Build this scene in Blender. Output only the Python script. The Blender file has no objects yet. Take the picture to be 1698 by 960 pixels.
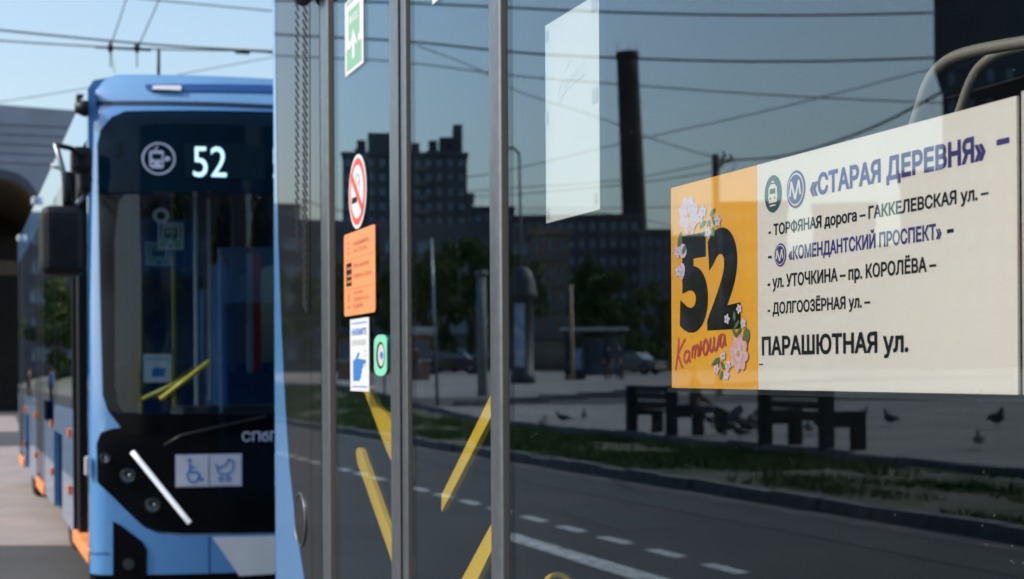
import bpy, bmesh, math, random
from mathutils import Vector, Matrix
from mathutils.geometry import delaunay_2d_cdt, interpolate_bezier, tessellate_polygon
random.seed(52)
C = bpy.context.scene.collection
sc = bpy.context.scene
# ------------------------------------------------------------------ camera
W0, H0, F, CAMZ = 1698, 960, 2500.0, 1.5
TH = math.atan(889.0 / F)
ROLL = math.radians(.3)
SH = 140 - 889 * math.tan(ROLL)
right0 = Vector((math.cos(TH), -math.sin(TH), 0)); fwd = Vector((math.sin(TH), math.cos(TH), 0)); up0 = Vector((0, 0, 1))
rgt = right0 * math.cos(ROLL) - up0 * math.sin(ROLL)
upv = up0 * math.cos(ROLL) + right0 * math.sin(ROLL)
cam = bpy.data.cameras.new('camera'); camo = bpy.data.objects.new('camera', cam); C.objects.link(camo)
camo.matrix_world = Matrix(((rgt.x, upv.x, -fwd.x, 0), (rgt.y, upv.y, -fwd.y, 0), (rgt.z, upv.z, -fwd.z, CAMZ), (0, 0, 0, 1)))
cam.sensor_width = 36; cam.lens = F / W0 * 36; cam.shift_y = SH / W0
cam.clip_start = .05; cam.clip_end = 6000
cam.dof.use_dof = True; cam.dof.focus_distance = 1.95; cam.dof.aperture_fstop = 8.5
sc.camera = camo
# ------------------------------------------------------------------ sky, sun, exposure
world = bpy.data.worlds.new('World'); sc.world = world; world.use_nodes = True
nt = world.node_tree; bg = nt.nodes['Background']
sky = nt.nodes.new('ShaderNodeTexSky'); sky.sky_type = 'NISHITA'; sky.sun_disc = False
SUN_AZ, SUN_EL = math.radians(-82), math.radians(41)      # azimuth from +Y, clockwise
sky.sun_elevation = SUN_EL; sky.sun_rotation = SUN_AZ
sky.air_density = 1.0; sky.air_density = 1.3; sky.dust_density = 2.7; sky.ozone_density = 2.2
nt.links.new(sky.outputs[0], bg.inputs[0]); bg.inputs[1].default_value = .15
sl = bpy.data.lights.new('sun', 'SUN'); sl.energy = 2.3; sl.angle = math.radians(.5); sl.color = (1, .94, .86)
so = bpy.data.objects.new('sun', sl); C.objects.link(so)
sd = Vector((math.sin(SUN_AZ) * math.cos(SUN_EL), math.cos(SUN_AZ) * math.cos(SUN_EL), math.sin(SUN_EL)))
so.rotation_euler = sd.to_track_quat('Z', 'Y').to_euler()
sc.view_settings.view_transform = 'Standard'; sc.view_settings.look = 'None'
sc.view_settings.exposure = .53; sc.view_settings.gamma = 1
sc.cycles.max_bounces = 10; sc.cycles.transparent_max_bounces = 24; sc.cycles.glossy_bounces = 5
# ------------------------------------------------------------------ projection helpers (photo survey -> metres)
D = .9            # lateral distance from the camera to the side of the near bus
def ray(px, py):
    return rgt * ((px - 849) / F) + upv * ((480 - py + SH) / F) + fwd
O = Vector((0, 0, CAMZ))
def side(px, py, X=D):
    r = ray(px, py); return O + r * (X / r.x)
def sy(px, X=D, py=620): return side(px, py, X).y
def at(px, py, d): return O + ray(px, py) * d
def mir(p): return Vector((2 * D - p.x, p.y, p.z))
def far(px, py, d): return mir(at(px, py, d))         # a thing across the road, surveyed through its mirror image
def face_angle(px):
    r = ray(px, 620); return math.atan2(r.x, r.y)
# ------------------------------------------------------------------ materials
def nd(t, ty, **k):
    n = t.nodes.new(ty)
    for a, v in k.items(): setattr(n, a, v)
    return n
def mat(name, col, rough=.6, metal=0, var=.15, scale=6, bump=.0, bscale=60, emit=None, coat=0, spec=.5, col2=None, detail=6):
    m = bpy.data.materials.new(name); m.use_nodes = True; t = m.node_tree; p = t.nodes['Principled BSDF']
    p.inputs['Roughness'].default_value = rough; p.inputs['Metallic'].default_value = metal
    p.inputs['Coat Weight'].default_value = coat; p.inputs['Specular IOR Level'].default_value = spec
    tc = nd(t, 'ShaderNodeTexCoord')
    no = nd(t, 'ShaderNodeTexNoise'); no.inputs['Scale'].default_value = scale; no.inputs['Detail'].default_value = detail
    t.links.new(tc.outputs['Object'], no.inputs['Vector'])
    mx = nd(t, 'ShaderNodeMix', data_type='RGBA')
    c2 = col2 if col2 else tuple(c * (1 - var) for c in col)
    c1 = col if col2 else tuple(min(1, c * (1 + var)) for c in col)
    mx.inputs[6].default_value = (*c1, 1); mx.inputs[7].default_value = (*c2, 1)
    rp = nd(t, 'ShaderNodeMapRange'); rp.inputs[1].default_value = .35; rp.inputs[2].default_value = .65
    t.links.new(no.outputs[0], rp.inputs[0]); t.links.new(rp.outputs[0], mx.inputs[0]); t.links.new(mx.outputs[2], p.inputs['Base Color'])
    if bump:
        nb = nd(t, 'ShaderNodeTexNoise'); nb.inputs['Scale'].default_value = bscale; nb.inputs['Detail'].default_value = 5
        t.links.new(tc.outputs['Object'], nb.inputs['Vector'])
        b = nd(t, 'ShaderNodeBump'); b.inputs['Strength'].default_value = 1; b.inputs['Distance'].default_value = bump
        t.links.new(nb.outputs[0], b.inputs['Height']); t.links.new(b.outputs[0], p.inputs['Normal'])
    if emit:
        p.inputs['Emission Color'].default_value = (*col, 1); p.inputs['Emission Strength'].default_value = emit
    return m
def glass(name, tint, ior=1.5, wave=.00006, wscale=2.2, dust=.05, coatc=(.97, .98, 1)):
    m = bpy.data.materials.new(name); m.use_nodes = True; t = m.node_tree; t.nodes.clear()
    out = nd(t, 'ShaderNodeOutputMaterial'); tr = nd(t, 'ShaderNodeBsdfTransparent'); gl = nd(t, 'ShaderNodeBsdfGlossy')
    tr.inputs[0].default_value = (*tint, 1); gl.inputs['Roughness'].default_value = 0.0; gl.inputs[0].default_value = (*coatc, 1)
    fr = nd(t, 'ShaderNodeFresnel'); ge = nd(t, 'ShaderNodeNewGeometry'); im = nd(t, 'ShaderNodeMapRange')   # the pane does not bend light, so both faces share one index
    im.inputs[3].default_value = ior; im.inputs[4].default_value = 1 / ior; t.links.new(ge.outputs['Backfacing'], im.inputs[0]); t.links.new(im.outputs[0], fr.inputs[0])
    mx = nd(t, 'ShaderNodeMixShader'); tc = nd(t, 'ShaderNodeTexCoord')
    if wave:
        nb = nd(t, 'ShaderNodeTexNoise'); nb.inputs['Scale'].default_value = wscale; nb.inputs['Detail'].default_value = 0
        b = nd(t, 'ShaderNodeBump'); b.inputs['Distance'].default_value = wave; b.inputs['Strength'].default_value = 1
        t.links.new(tc.outputs['Object'], nb.inputs['Vector']); t.links.new(nb.outputs[0], b.inputs['Height']); t.links.new(b.outputs[0], gl.inputs['Normal'])
    t.links.new(fr.outputs[0], mx.inputs[0]); t.links.new(tr.outputs[0], mx.inputs[1]); t.links.new(gl.outputs[0], mx.inputs[2])
    last = mx
    if dust:
        vo = nd(t, 'ShaderNodeTexVoronoi'); vo.inputs['Scale'].default_value = 55
        lt = nd(t, 'ShaderNodeMath', operation='LESS_THAN'); lt.inputs[1].default_value = .06
        n2 = nd(t, 'ShaderNodeTexNoise'); n2.inputs['Scale'].default_value = 7; n2.inputs['Detail'].default_value = 2
        g2 = nd(t, 'ShaderNodeMapRange'); g2.inputs[1].default_value = .45; g2.inputs[2].default_value = .75
        m1 = nd(t, 'ShaderNodeMath', operation='MULTIPLY'); m2 = nd(t, 'ShaderNodeMath', operation='MULTIPLY_ADD')
        n3 = nd(t, 'ShaderNodeTexNoise'); n3.inputs['Scale'].default_value = 3; n3.inputs['Detail'].default_value = 8
        g3 = nd(t, 'ShaderNodeMapRange'); g3.inputs[1].default_value = .45; g3.inputs[2].default_value = .8; g3.inputs[4].default_value = dust
        df = nd(t, 'ShaderNodeBsdfDiffuse'); df.inputs[0].default_value = (.55, .53, .5, 1); ms = nd(t, 'ShaderNodeMixShader')
        for x in (vo, n2, n3): t.links.new(tc.outputs['Object'], x.inputs['Vector'])
        t.links.new(vo.outputs['Distance'], lt.inputs[0]); t.links.new(n2.outputs[0], g2.inputs[0]); t.links.new(n3.outputs[0], g3.inputs[0])
        t.links.new(lt.outputs[0], m1.inputs[0]); t.links.new(g2.outputs[0], m1.inputs[1])
        t.links.new(m1.outputs[0], m2.inputs[0]); m2.inputs[1].default_value = .3; t.links.new(g3.outputs[0], m2.inputs[2])
        t.links.new(m2.outputs[0], ms.inputs[0]); t.links.new(mx.outputs[0], ms.inputs[1]); t.links.new(df.outputs[0], ms.inputs[2]); last = ms
    t.links.new(last.outputs[0], out.inputs[0])
    return m
M = {}
M['asphalt'] = mat('asphalt', (.06, .058, .056), .9, var=.2, scale=.5, bump=.004, bscale=90, col2=(.042, .042, .043))
M['asphalt_sunlit'] = mat('asphalt_sunlit', (.31, .265, .245), .95, scale=1.2, bump=.004, bscale=70, col2=(.24, .205, .19))  # paler, warmer road tone with the sunlight put into the colour
M['paint'] = mat('road_paint', (.7, .69, .66), .7, scale=9, col2=(.22, .215, .21))
M['kerb'] = mat('kerb_stone', (.15, .145, .14), .9, scale=5, var=.25, bump=.006, bscale=30)
M['plaza'] = mat('plaza_paving', (.235, .215, .195), .9, scale=.35, bump=.003, bscale=50, col2=(.17, .16, .15))
M['soil'] = mat('soil', (.035, .055, .02), 1, scale=.5, bump=.03, bscale=12, col2=(.15, .125, .095))
M['grass'] = mat('grass_blades', (.04, .085, .018), .8, scale=1.5, col2=(.075, .11, .035), spec=.15)
M['ground'] = mat('far_ground', (.2, .19, .17), 1, scale=.05, col2=(.13, .15, .09))
M['blue'] = mat('bus_blue_paint', (.085, .26, .55), .25, var=.03, scale=2, coat=1)
M['sky_sheen_blue'] = mat('fairing_sky_sheen', (.15, .33, .58), .35, var=.05, scale=3, coat=.5)  # lightened bus blue, sky reflection on the fairing put into the colour
M['navy'] = mat('navy_shadow_gap', (.004, .015, .045), .5)
M['darkblue'] = mat('bus_deep_blue_paint', (.01, .07, .24), .3, var=.05, coat=.5)
M['white'] = mat('white_paint', (.62, .63, .64), .4, var=.04)
M['gloss_black'] = mat('gloss_black_panel', (.012, .013, .015), .03, var=.1, spec=.6)
M['mask_black'] = mat('bus_front_mask', (.003, .0035, .005), .1, var=.1, spec=.12)
M['slot_black'] = mat('slot_black', (.004, .004, .005), .9)
M['black'] = mat('satin_black_plastic', (.008, .009, .011), .45, var=.2, spec=.3)
M['rubber'] = mat('black_rubber', (.012, .012, .013), .75, var=.2)
M['tyre'] = mat('tyre_rubber', (.02, .02, .02), .9)
M['alu'] = mat('anodised_aluminium', (.17, .19, .21), .33, metal=.7, var=.1, scale=30, bump=.00008, bscale=400)
M['chrome'] = mat('polished_steel', (.6, .6, .6), .12, metal=1, var=.05)
M['rail_cream'] = mat('cream_grab_rail', (.3, .27, .23), .3, metal=.3)
M['yellow'] = mat('yellow_handrail', (.95, .62, .05), .38, var=.05)
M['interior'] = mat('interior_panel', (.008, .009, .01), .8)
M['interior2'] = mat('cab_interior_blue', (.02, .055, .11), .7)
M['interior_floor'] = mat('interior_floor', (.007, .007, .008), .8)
M['seat_dark'] = mat('seat_fabric_dark', (.008, .009, .012), .9)
M['seat_blue'] = mat('seat_fabric_blue', (.04, .13, .34), .85)
M['panel_blue'] = mat('cab_panel_blue', (.04, .12, .28), .6)
M['glass'] = glass('bus_window_glass', (.9, .92, .92), 1.74, wave=.0001, dust=.003, coatc=(.76, .9, 1))
M['glass_dark'] = glass('tinted_far_glass', (.03, .035, .04), 1.5, wave=0, dust=0)
M['glass_clear'] = glass('windscreen_glass', (.4, .58, .7), 1.6, wave=.0006, wscale=1.2, dust=.004)
M['glass_side'] = glass('side_glass', (.35, .38, .4), 1.6, wave=.0006, wscale=1.5, dust=.0)
M['glass_leaf'] = glass('door_leaf_glass', (.8, .88, .93), 1.5, wave=0, dust=.05)
M['sign_white'] = mat('sign_white', (.76, .68, .62), .3, var=.015, scale=4)
M['sign_orange'] = mat('sign_orange', (.86, .4, .035), .3, var=.03, scale=9)
M['ink'] = mat('black_ink', (.004, .005, .006), .6, spec=.2)
M['ink_purple'] = mat('purple_ink', (.035, .022, .16), .4)
M['ink_green'] = mat('dark_green_ink', (.02, .06, .065), .4)
M['ink_red'] = mat('crimson_ink', (.52, .06, .06), .4)
M['paper'] = mat('white_paper', (.68, .68, .66), .6, var=.02)
M['tape'] = mat('clear_tape', (.52, .52, .51), .3)
M['pencil'] = mat('faint_grey_print', (.62, .63, .62), .6)
M['st_white'] = mat('sticker_white', (.62, .64, .66), .45, var=.02)
M['st_green'] = mat('sticker_green', (.2, .42, .28), .5, var=.03)
M['st_red'] = mat('sticker_red', (.72, .07, .04), .45, var=.03)
M['st_orange'] = mat('sticker_orange', (.74, .27, .1), .45, var=.03)
M['st_brown'] = mat('sticker_brown_print', (.45, .12, .05), .5)
M['st_blue'] = mat('sticker_blue', (.03, .17, .5), .45, var=.03)
M['st_grey'] = mat('sticker_grey_print', (.35, .38, .42), .5)
M['mint'] = mat('mint_plastic', (.2, .6, .42), .4, var=.04)
M['pink'] = mat('petal_pink', (.74, .47, .46), .5, scale=120, col2=(.66, .33, .34))
M['pale'] = mat('petal_pale', (.68, .55, .58), .5, scale=120, col2=(.6, .5, .7))
M['gold'] = mat('flower_centre', (.6, .35, .05), .5)
M['leafink'] = mat('printed_leaf', (.12, .2, .06), .5, scale=300, col2=(.05, .12, .09))
M['violet'] = mat('violet_flower', (.1, .07, .28), .5)
M['led'] = mat('led_digits', (.55, .85, 1.0), .5, emit=.75)
M['led_strip'] = mat('daytime_running_light', (.95, .97, 1), .3, emit=.35)
M['header'] = mat('destination_glass', (.002, .012, .026), .05, spec=.14)
M['screen'] = mat('unlit_display', (.004, .018, .03), .3, spec=.1)
M['icon'] = mat('pictogram_lilac', (.42, .47, .62), .5)
M['lamp_glass'] = mat('lamp_lens', (.1, .11, .12), .12, metal=.6)
M['orange_plastic'] = mat('orange_edge_plastic', (.85, .28, .09), .5)
M['amber'] = mat('amber_marker', (.8, .17, .03), .3)
M['plate'] = mat('access_plate', (.5, .52, .6), .5, var=.04)
M['fascia'] = mat('grey_metal_fascia', (.28, .31, .37), .5, metal=.2, var=.1, scale=.7)
M['soffit'] = mat('brown_soffit', (.3, .22, .15), .8)
M['dark_inside'] = mat('dark_hall_interior', (.1, .085, .07), .9)
M['brick_dark'] = mat('near_black_brick', (.035, .028, .026), .95, scale=.5, var=.3)  # near-black brick tone with random variation
M['concrete'] = mat('apartment_concrete', (.13, .13, .13), .9, scale=.15, var=.2)
M['concrete2'] = mat('apartment_concrete_grey', (.07, .077, .088), .9, scale=.2, var=.2)
M['beige'] = mat('beige_render', (.17, .145, .11), .9, scale=.4, var=.2)
M['tower'] = mat('tower_brown_brick', (.05, .042, .04), .95, scale=.3, var=.2)
M['winglass'] = mat('window_pane_dark', (.11, .15, .19), .25, var=.6, scale=.35)
M['winframe'] = mat('window_frame', (.13, .145, .16), .6)
M['post'] = mat('painted_steel_post', (.035, .042, .048), .6)
M['concpost'] = mat('concrete_post', (.2, .2, .19), .9)
M['wood'] = mat('bench_wood', (.045, .035, .028), .8, scale=3, var=.3)
M['benchside'] = mat('bench_side_iron', (.016, .018, .02), .8)
M['bark'] = mat('bark', (.1, .08, .06), .95, scale=4, var=.3)
M['leaf'] = mat('leaves', (.035, .07, .016), .7, scale=.9, col2=(.085, .12, .035), spec=.25)
M['leaf_pale'] = mat('leaves_pale', (.12, .15, .06), .75, scale=.9, col2=(.08, .12, .04), spec=.2)
M['wire'] = mat('cable_black', (.02, .022, .025), .7)
M['pigeon'] = mat('pigeon_feathers', (.04, .042, .05), .7, scale=18, var=.4)
M['skin'] = mat('skin', (.5, .32, .24), .6)
M['hair'] = mat('dark_hair', (.03, .02, .015), .8)
M['shirt_blue'] = mat('blue_shirt', (.08, .2, .5), .85)
M['shirt_white'] = mat('pale_shirt', (.6, .6, .62), .85)
M['coat_brown'] = mat('brown_coat', (.13, .075, .05), .85)
M['trousers'] = mat('dark_trousers', (.04, .045, .07), .85)
M['car_dark'] = mat('dark_car_paint', (.02, .025, .03), .15, coat=.8)
M['car_silver'] = mat('silver_car_paint', (.12, .13, .15), .2, metal=.4, coat=.8)
M['poster_blue'] = mat('poster_print', (.1, .25, .5), .5, scale=3, col2=(.55, .55, .6))
M['awning'] = mat('awning_metal', (.4, .42, .42), .5)
M['kiosk_brown'] = mat('kiosk_cladding', (.24, .15, .1), .8)
M['tan'] = mat('tan_post', (.4, .28, .17), .8)
# ------------------------------------------------------------------ mesh builder
def tag(o, label=None, cat=None, group=None, kind=None):
    if label: o['label'] = label
    if cat: o['category'] = cat
    if group: o['group'] = group
    if kind: o['kind'] = kind
    return o
ORG = {}
def thing(name, label, cat, loc=(0, 0, 0), rz=0, group=None):
    o = bpy.data.objects.new(name, None); C.objects.link(o); o.location = loc; o.rotation_euler = (0, 0, rz); o.empty_display_size = .2
    ORG[o] = Vector(loc); return tag(o, label, cat, group)
class MB:
    def __init__(s): s.v = []; s.f = []; s.m = []; s.mats = []; s.sm = []
    def mi(s, m):
        if m not in s.mats: s.mats.append(m)
        return s.mats.index(m)
    def add(s, vs, fs, m, smooth=False):
        b = len(s.v); s.v += [Vector(v) for v in vs]; k = s.mi(m)
        for f in fs: s.f.append([i + b for i in f]); s.m.append(k); s.sm.append(smooth)
        return s
    def box(s, a, b, m, tf=None, bev=0):
        x0, x1 = sorted((a[0], b[0])); y0, y1 = sorted((a[1], b[1])); z0, z1 = sorted((a[2], b[2]))
        if bev:
            bev = min(bev, (x1 - x0) * .45, (y1 - y0) * .45, (z1 - z0) * .45)
            bm = bmesh.new(); bmesh.ops.create_cube(bm, size=1)
            for v in bm.verts: v.co = Vector(((x0 + x1) / 2 + v.co.x * (x1 - x0), (y0 + y1) / 2 + v.co.y * (y1 - y0), (z0 + z1) / 2 + v.co.z * (z1 - z0)))
            bmesh.ops.bevel(bm, geom=list(bm.edges), offset=bev, segments=2 if bev < .08 else 4, affect='EDGES', profile=.6)
            bm.verts.ensure_lookup_table(); vs = [v.co.copy() for v in bm.verts]; fs = [[v.index for v in f.verts] for f in bm.faces]; bm.free()
        else:
            vs = [Vector(p) for p in ((x0, y0, z0), (x1, y0, z0), (x1, y1, z0), (x0, y1, z0), (x0, y0, z1), (x1, y0, z1), (x1, y1, z1), (x0, y1, z1))]
            fs = [(0, 3, 2, 1), (4, 5, 6, 7), (0, 1, 5, 4), (1, 2, 6, 5), (2, 3, 7, 6), (3, 0, 4, 7)]
        if tf: vs = [tf(v) for v in vs]
        return s.add(vs, fs, m)
    def prism(s, pts, m, ext):             # planar polygon pts (3-D) pushed along ext
        ext = Vector(ext); n = len(pts); pts = [Vector(p) for p in pts]
        nn = sum((pts[i - 1].cross(pts[i]) for i in range(n)), Vector((0, 0, 0)))
        if nn.dot(ext) > 0: pts.reverse()
        tri = [tuple(t) for t in tessellate_polygon([pts])]
        tri = [t if (pts[t[1]] - pts[t[0]]).cross(pts[t[2]] - pts[t[0]]).dot(ext) < 0 else t[::-1] for t in tri]
        vs = pts + [p + ext for p in pts]
        fs = [t for t in tri] + [tuple(i + n for i in reversed(t)) for t in tri]
        fs += [(i, (i + 1) % n, (i + 1) % n + n, i + n) for i in range(n)]
        return s.add(vs, fs, m)
    def flat(s, pts, m):
        pts = [Vector(p) for p in pts]
        return s.add(pts, [t for t in tessellate_polygon([pts])], m)
    def tube(s, pts, r, m, seg=8, cap=True, smooth=True):
        pts = [Vector(p) for p in pts]; n = len(pts); rs = r if isinstance(r, (list, tuple)) else [r] * n
        vs = []; fs = []; prev = None
        for i, p in enumerate(pts):
            t = (pts[min(i + 1, n - 1)] - pts[max(i - 1, 0)]).normalized()
            if prev is None:
                a = Vector((0, 0, 1)) if abs(t.z) < .9 else Vector((1, 0, 0)); u = t.cross(a).normalized()
            else: u = (prev - t * prev.dot(t)).normalized()
            prev = u; w = t.cross(u)
            for k in range(seg):
                an = 2 * math.pi * k / seg; vs.append(p + (u * math.cos(an) + w * math.sin(an)) * rs[i])
        for i in range(n - 1):
            for k in range(seg):
                k2 = (k + 1) % seg; fs.append((i * seg + k, i * seg + k2, (i + 1) * seg + k2, (i + 1) * seg + k))
        if cap: fs += [tuple(range(seg - 1, -1, -1)), tuple(range((n - 1) * seg, n * seg))]
        return s.add(vs, fs, m, smooth)
    def build(s, name, parent=None, label=None, local=False):
        me = bpy.data.meshes.new(name); o0 = ORG[parent] if (parent and not local) else Vector((0, 0, 0))
        me.from_pydata([tuple(v - o0) for v in s.v], [], s.f)
        for m in s.mats: me.materials.append(m)
        me.polygons.foreach_set('material_index', s.m); me.polygons.foreach_set('use_smooth', s.sm); me.update()
        o = bpy.data.objects.new(name, me); C.objects.link(o)
        if parent: o.parent = parent
        ORG[o] = o0
        if label: o['label'] = label
        return o
def tree_copy(o, parent=None, kids=None):
    c = o.copy(); C.objects.link(c)
    if parent: c.parent = parent
    ORG[c] = ORG.get(o, Vector())
    for ch in list(KIDS.get(o, [])): tree_copy(ch, c)
    return c
KIDS = {}
def index_kids(root):
    def rec(o):
        ks = [c for c in C.objects if c.parent == o]; KIDS[o] = ks
        for k in ks: rec(k)
    rec(root)
def lathe(mb, c, prof, m, seg=20, smooth=True):
    c = Vector(c); vs = []; fs = []
    for r, z in prof:
        for k in range(seg):
            a = 2 * math.pi * k / seg; vs.append(c + Vector((r * math.cos(a), r * math.sin(a), z)))
    for i in range(len(prof) - 1):
        for k in range(seg):
            k2 = (k + 1) % seg; fs.append((i * seg + k, i * seg + k2, (i + 1) * seg + k2, (i + 1) * seg + k))
    fs.append(tuple(range(seg - 1, -1, -1))); fs.append(tuple(range((len(prof) - 1) * seg, len(prof) * seg)))
    mb.add(vs, fs, m, smooth)
def ell(n, cx, cy, rx, ry, rot=0, a0=0, a1=2 * math.pi):
    full = abs(a1 - a0 - 2 * math.pi) < 1e-6; out = []
    for k in range(n):
        a = a0 + (a1 - a0) * k / (n if full else n - 1); x, y = rx * math.cos(a), ry * math.sin(a)
        out.append((cx + x * math.cos(rot) - y * math.sin(rot), cy + x * math.sin(rot) + y * math.cos(rot)))
    return out
def thick_line(pts, w):                   # 2-D polyline -> closed 2-D outline
    L = []; R = []
    n = len(pts)
    for i, p in enumerate(pts):
        a = Vector(pts[max(i - 1, 0)]); b = Vector(pts[min(i + 1, n - 1)]); t = (b - a).normalized(); nn = Vector((-t.y, t.x)) * w / 2
        L.append((p[0] + nn.x, p[1] + nn.y)); R.append((p[0] - nn.x, p[1] - nn.y))
    return L + R[::-1]
# ------------------------------------------------------------------ lettering (glyph outlines of the built-in font)
def _inside(p, q):
    w = 0
    for k in range(len(q)):
        a = q[k - 1]; b = q[k]
        if (a.y > p.y) != (b.y > p.y) and p.x < (b.x - a.x) * (p.y - a.y) / (b.y - a.y) + a.x: w += 1 if b.y > a.y else -1
    return w
def _area(q): return sum(q[k - 1].x * q[k].y - q[k].x * q[k - 1].y for k in range(len(q))) / 2
def text_mesh(s, bold=0.0, res=4):
    f = bpy.data.curves.new('lettering', 'FONT'); f.body = s
    t = bpy.data.objects.new('lettering', f); C.objects.link(t); bpy.context.view_layer.update()
    dg = bpy.context.evaluated_depsgraph_get(); cu = t.evaluated_get(dg).to_curve(dg); raw = []
    for sp in cu.splines:
        pts = []; bp = sp.bezier_points; n = len(bp)
        for i in range(n):
            a = bp[i]; b = bp[(i + 1) % n]; d1 = b.co - a.co
            cr = abs((a.handle_right - a.co).cross(d1).z) + abs((b.handle_left - b.co).cross(d1).z)
            if cr < 1e-5: pts.append(a.co.xy.copy())
            else: pts += [p.xy for p in interpolate_bezier(a.co, a.handle_right, b.handle_left, b.co, res + 1)[:-1]]
        q = []
        for p in pts:
            if not q or (p - q[-1]).length > 1e-4: q.append(p)
        if len(q) > 2 and (q[0] - q[-1]).length < 1e-4: q.pop()
        if len(q) > 2: raw.append(q)
    bpy.data.objects.remove(t); loops = []
    for q in raw:
        outer = q
        for o_ in raw:
            if o_ is not q and abs(_area(o_)) > abs(_area(outer)) and _inside(q[0], o_): outer = o_
        sg = -1 if _area(outer) > 0 else 1
        m = len(q); r = []
        for i in range(m):
            e1 = (q[i] - q[i - 1]).normalized(); e2 = (q[(i + 1) % m] - q[i]).normalized()
            n1 = Vector((-e1.y, e1.x)); n2 = Vector((-e2.y, e2.x)); nn = n1 + n2
            if nn.length < .3: nn = n1.copy()
            nn.normalize(); k = min(1.6, 1 / max(.3, nn.dot(n1))); r.append(q[i] + nn * k * bold * sg)
        loops.append(r)
    vs = []; fs = []
    for l in loops: fs.append(list(range(len(vs), len(vs) + len(l)))); vs += l
    r = delaunay_2d_cdt(vs, [], fs, 1, 1e-6); V = r[0]; T = []
    for f in r[2]:
        p = sum((V[k] for k in f), Vector((0, 0))) / len(f)
        if sum(_inside(p, l) for l in loops) != 0: T.append(list(f))
    return V, T
_CAP = {}
def put_text(mb, s, m, fn, bold=.02, ref='Н', u=(0, 1), cap=1, res=4):
    """fn(u, v) -> 3-D point; the string spans u[0]..u[1], capitals are `cap` tall above v = 0"""
    V, T = text_mesh(s, bold, 12 if len(s) < 3 else res)
    if (ref, bold) not in _CAP:
        cv, _ = text_mesh(ref, bold); _CAP[(ref, bold)] = max(p.y for p in cv)
    ch = _CAP[(ref, bold)]
    x0 = min(p.x for p in V); x1 = max(p.x for p in V)
    mb.add([fn(u[0] + (u[1] - u[0]) * (p.x - x0) / (x1 - x0), p.y / ch * cap) for p in V], T, m)

# ================================================================== THE SETTING
def ss(a, b, x):
    t = max(0, min(1, (x - a) / (b - a))); return t * t * (3 - 2 * t)
LK, LP = 8.39, 11.9                      # kerb line and plaza edge, metres beyond the mirror plane
def xl(L): return 2 * D - L
def plaza_z(y): return .3 + .75 * ss(33, 52, y) + .45 * ss(74, 108, y)
def bank_z(L, y):
    t = max(0, min(1, (L - LK - .15) / (LP - .15 - LK - .15))); return .13 * (1 - t) + (plaza_z(y) - .13) * t + .05 * math.sin(t * math.pi)
def sheet(name, Ls, ys, zf, m, kind='structure', parent=None):
    vs = [(xl(L), y, zf(L, y)) for L in Ls for y in ys]; ny = len(ys)
    fs = [(i * ny + j, (i + 1) * ny + j, (i + 1) * ny + j + 1, i * ny + j + 1) for i in range(len(Ls) - 1) for j in range(ny - 1)]
    mb = MB(); mb.add(vs, fs, m, True); o = mb.build(name, parent)
    if kind: o['kind'] = kind
    return o
ys_long = [-40, -10] + list(range(0, 125, 3)) + [140, 180, 300, 600]
gx = [-3000, -60, LK - .2, LP + .5, 16, 300, 3000]
sheet('ground', gx, [-3000] + ys_long + [3000], lambda L, y: -.03 if L < LP else plaza_z(y) - .05, M['ground'])
road = sheet('road', [-70, -20, 0, LK], [-60, 0, 20, 60, 150, 400], lambda L, y: 0, M['asphalt'])
sheet('plaza', [LP, LP + 6, 30, 60, 120], ys_long, lambda L, y: plaza_z(y), M['plaza'])
# sunlight painted as paler asphalt ahead of the far bus, seen at the left
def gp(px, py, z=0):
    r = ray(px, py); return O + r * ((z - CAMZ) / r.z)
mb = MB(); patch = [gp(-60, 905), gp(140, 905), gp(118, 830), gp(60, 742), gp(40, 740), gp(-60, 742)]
mb.flat([(p.x, p.y, .004) for p in patch], M['asphalt_sunlit']); tag(mb.build('sunlit_road_tone'), kind='structure')
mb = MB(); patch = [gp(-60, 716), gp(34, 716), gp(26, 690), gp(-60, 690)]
mb.flat([(p.x, p.y, .004) for p in patch], M['asphalt_sunlit']); tag(mb.build('sunlit_road_tone'), kind='structure')
# painted lines
solidL = 4.54; dashL = 5.3
mb = MB()
x = xl(solidL); mb.add([(x - .12, -15, .005), (x + .12, -15, .005), (x + .12, 13.1, .005), (x - .12, 13.1, .005)], [(0, 1, 2, 3)], M['paint'])
tag(mb.build('solid_lane_line'), kind='structure')
dash = MB(); dash.add([(-.07, 0, 0), (.07, 0, 0), (.07, .58, 0), (-.07, .58, 0)], [(0, 1, 2, 3)], M['paint'])
d0 = dash.build('lane_dash'); d0['kind'] = 'structure'; y = 1.6; first = True
while y < 60:
    o = d0 if first else d0.copy()
    if not first: C.objects.link(o)
    first = False; o.location = (xl(dashL), y, .005); y += 1.035
M['gutter'] = mat('gutter_dust', (.15, .135, .12), .95, scale=2.5, col2=(.07, .068, .066), bump=.004, bscale=60)
sheet('gutter', [LK - .42, LK - .2, LK], ys_long, lambda L, y: .004, M['gutter'])
M['tar'] = mat('tar_repair', (.045, .045, .046), .85, scale=3)
for xa_, xb_, ya_, yb_ in ((-4.6, -3.9, 13, 15.2), (-5.9, -5.2, 9, 30), (-1.6, -.6, 7.6, 8.6)):
    mb = MB(); n_ = 12; pa_ = []
    for k in range(n_): pa_.append((xa_ + random.uniform(-.05, .05), ya_ + (yb_ - ya_) * k / (n_ - 1), .004))
    for k in range(n_): pa_.append((xb_ + random.uniform(-.05, .05), yb_ - (yb_ - ya_) * k / (n_ - 1), .004))
    mb.flat(pa_, M['tar']); tag(mb.build('road_repair'), kind='structure')
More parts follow.
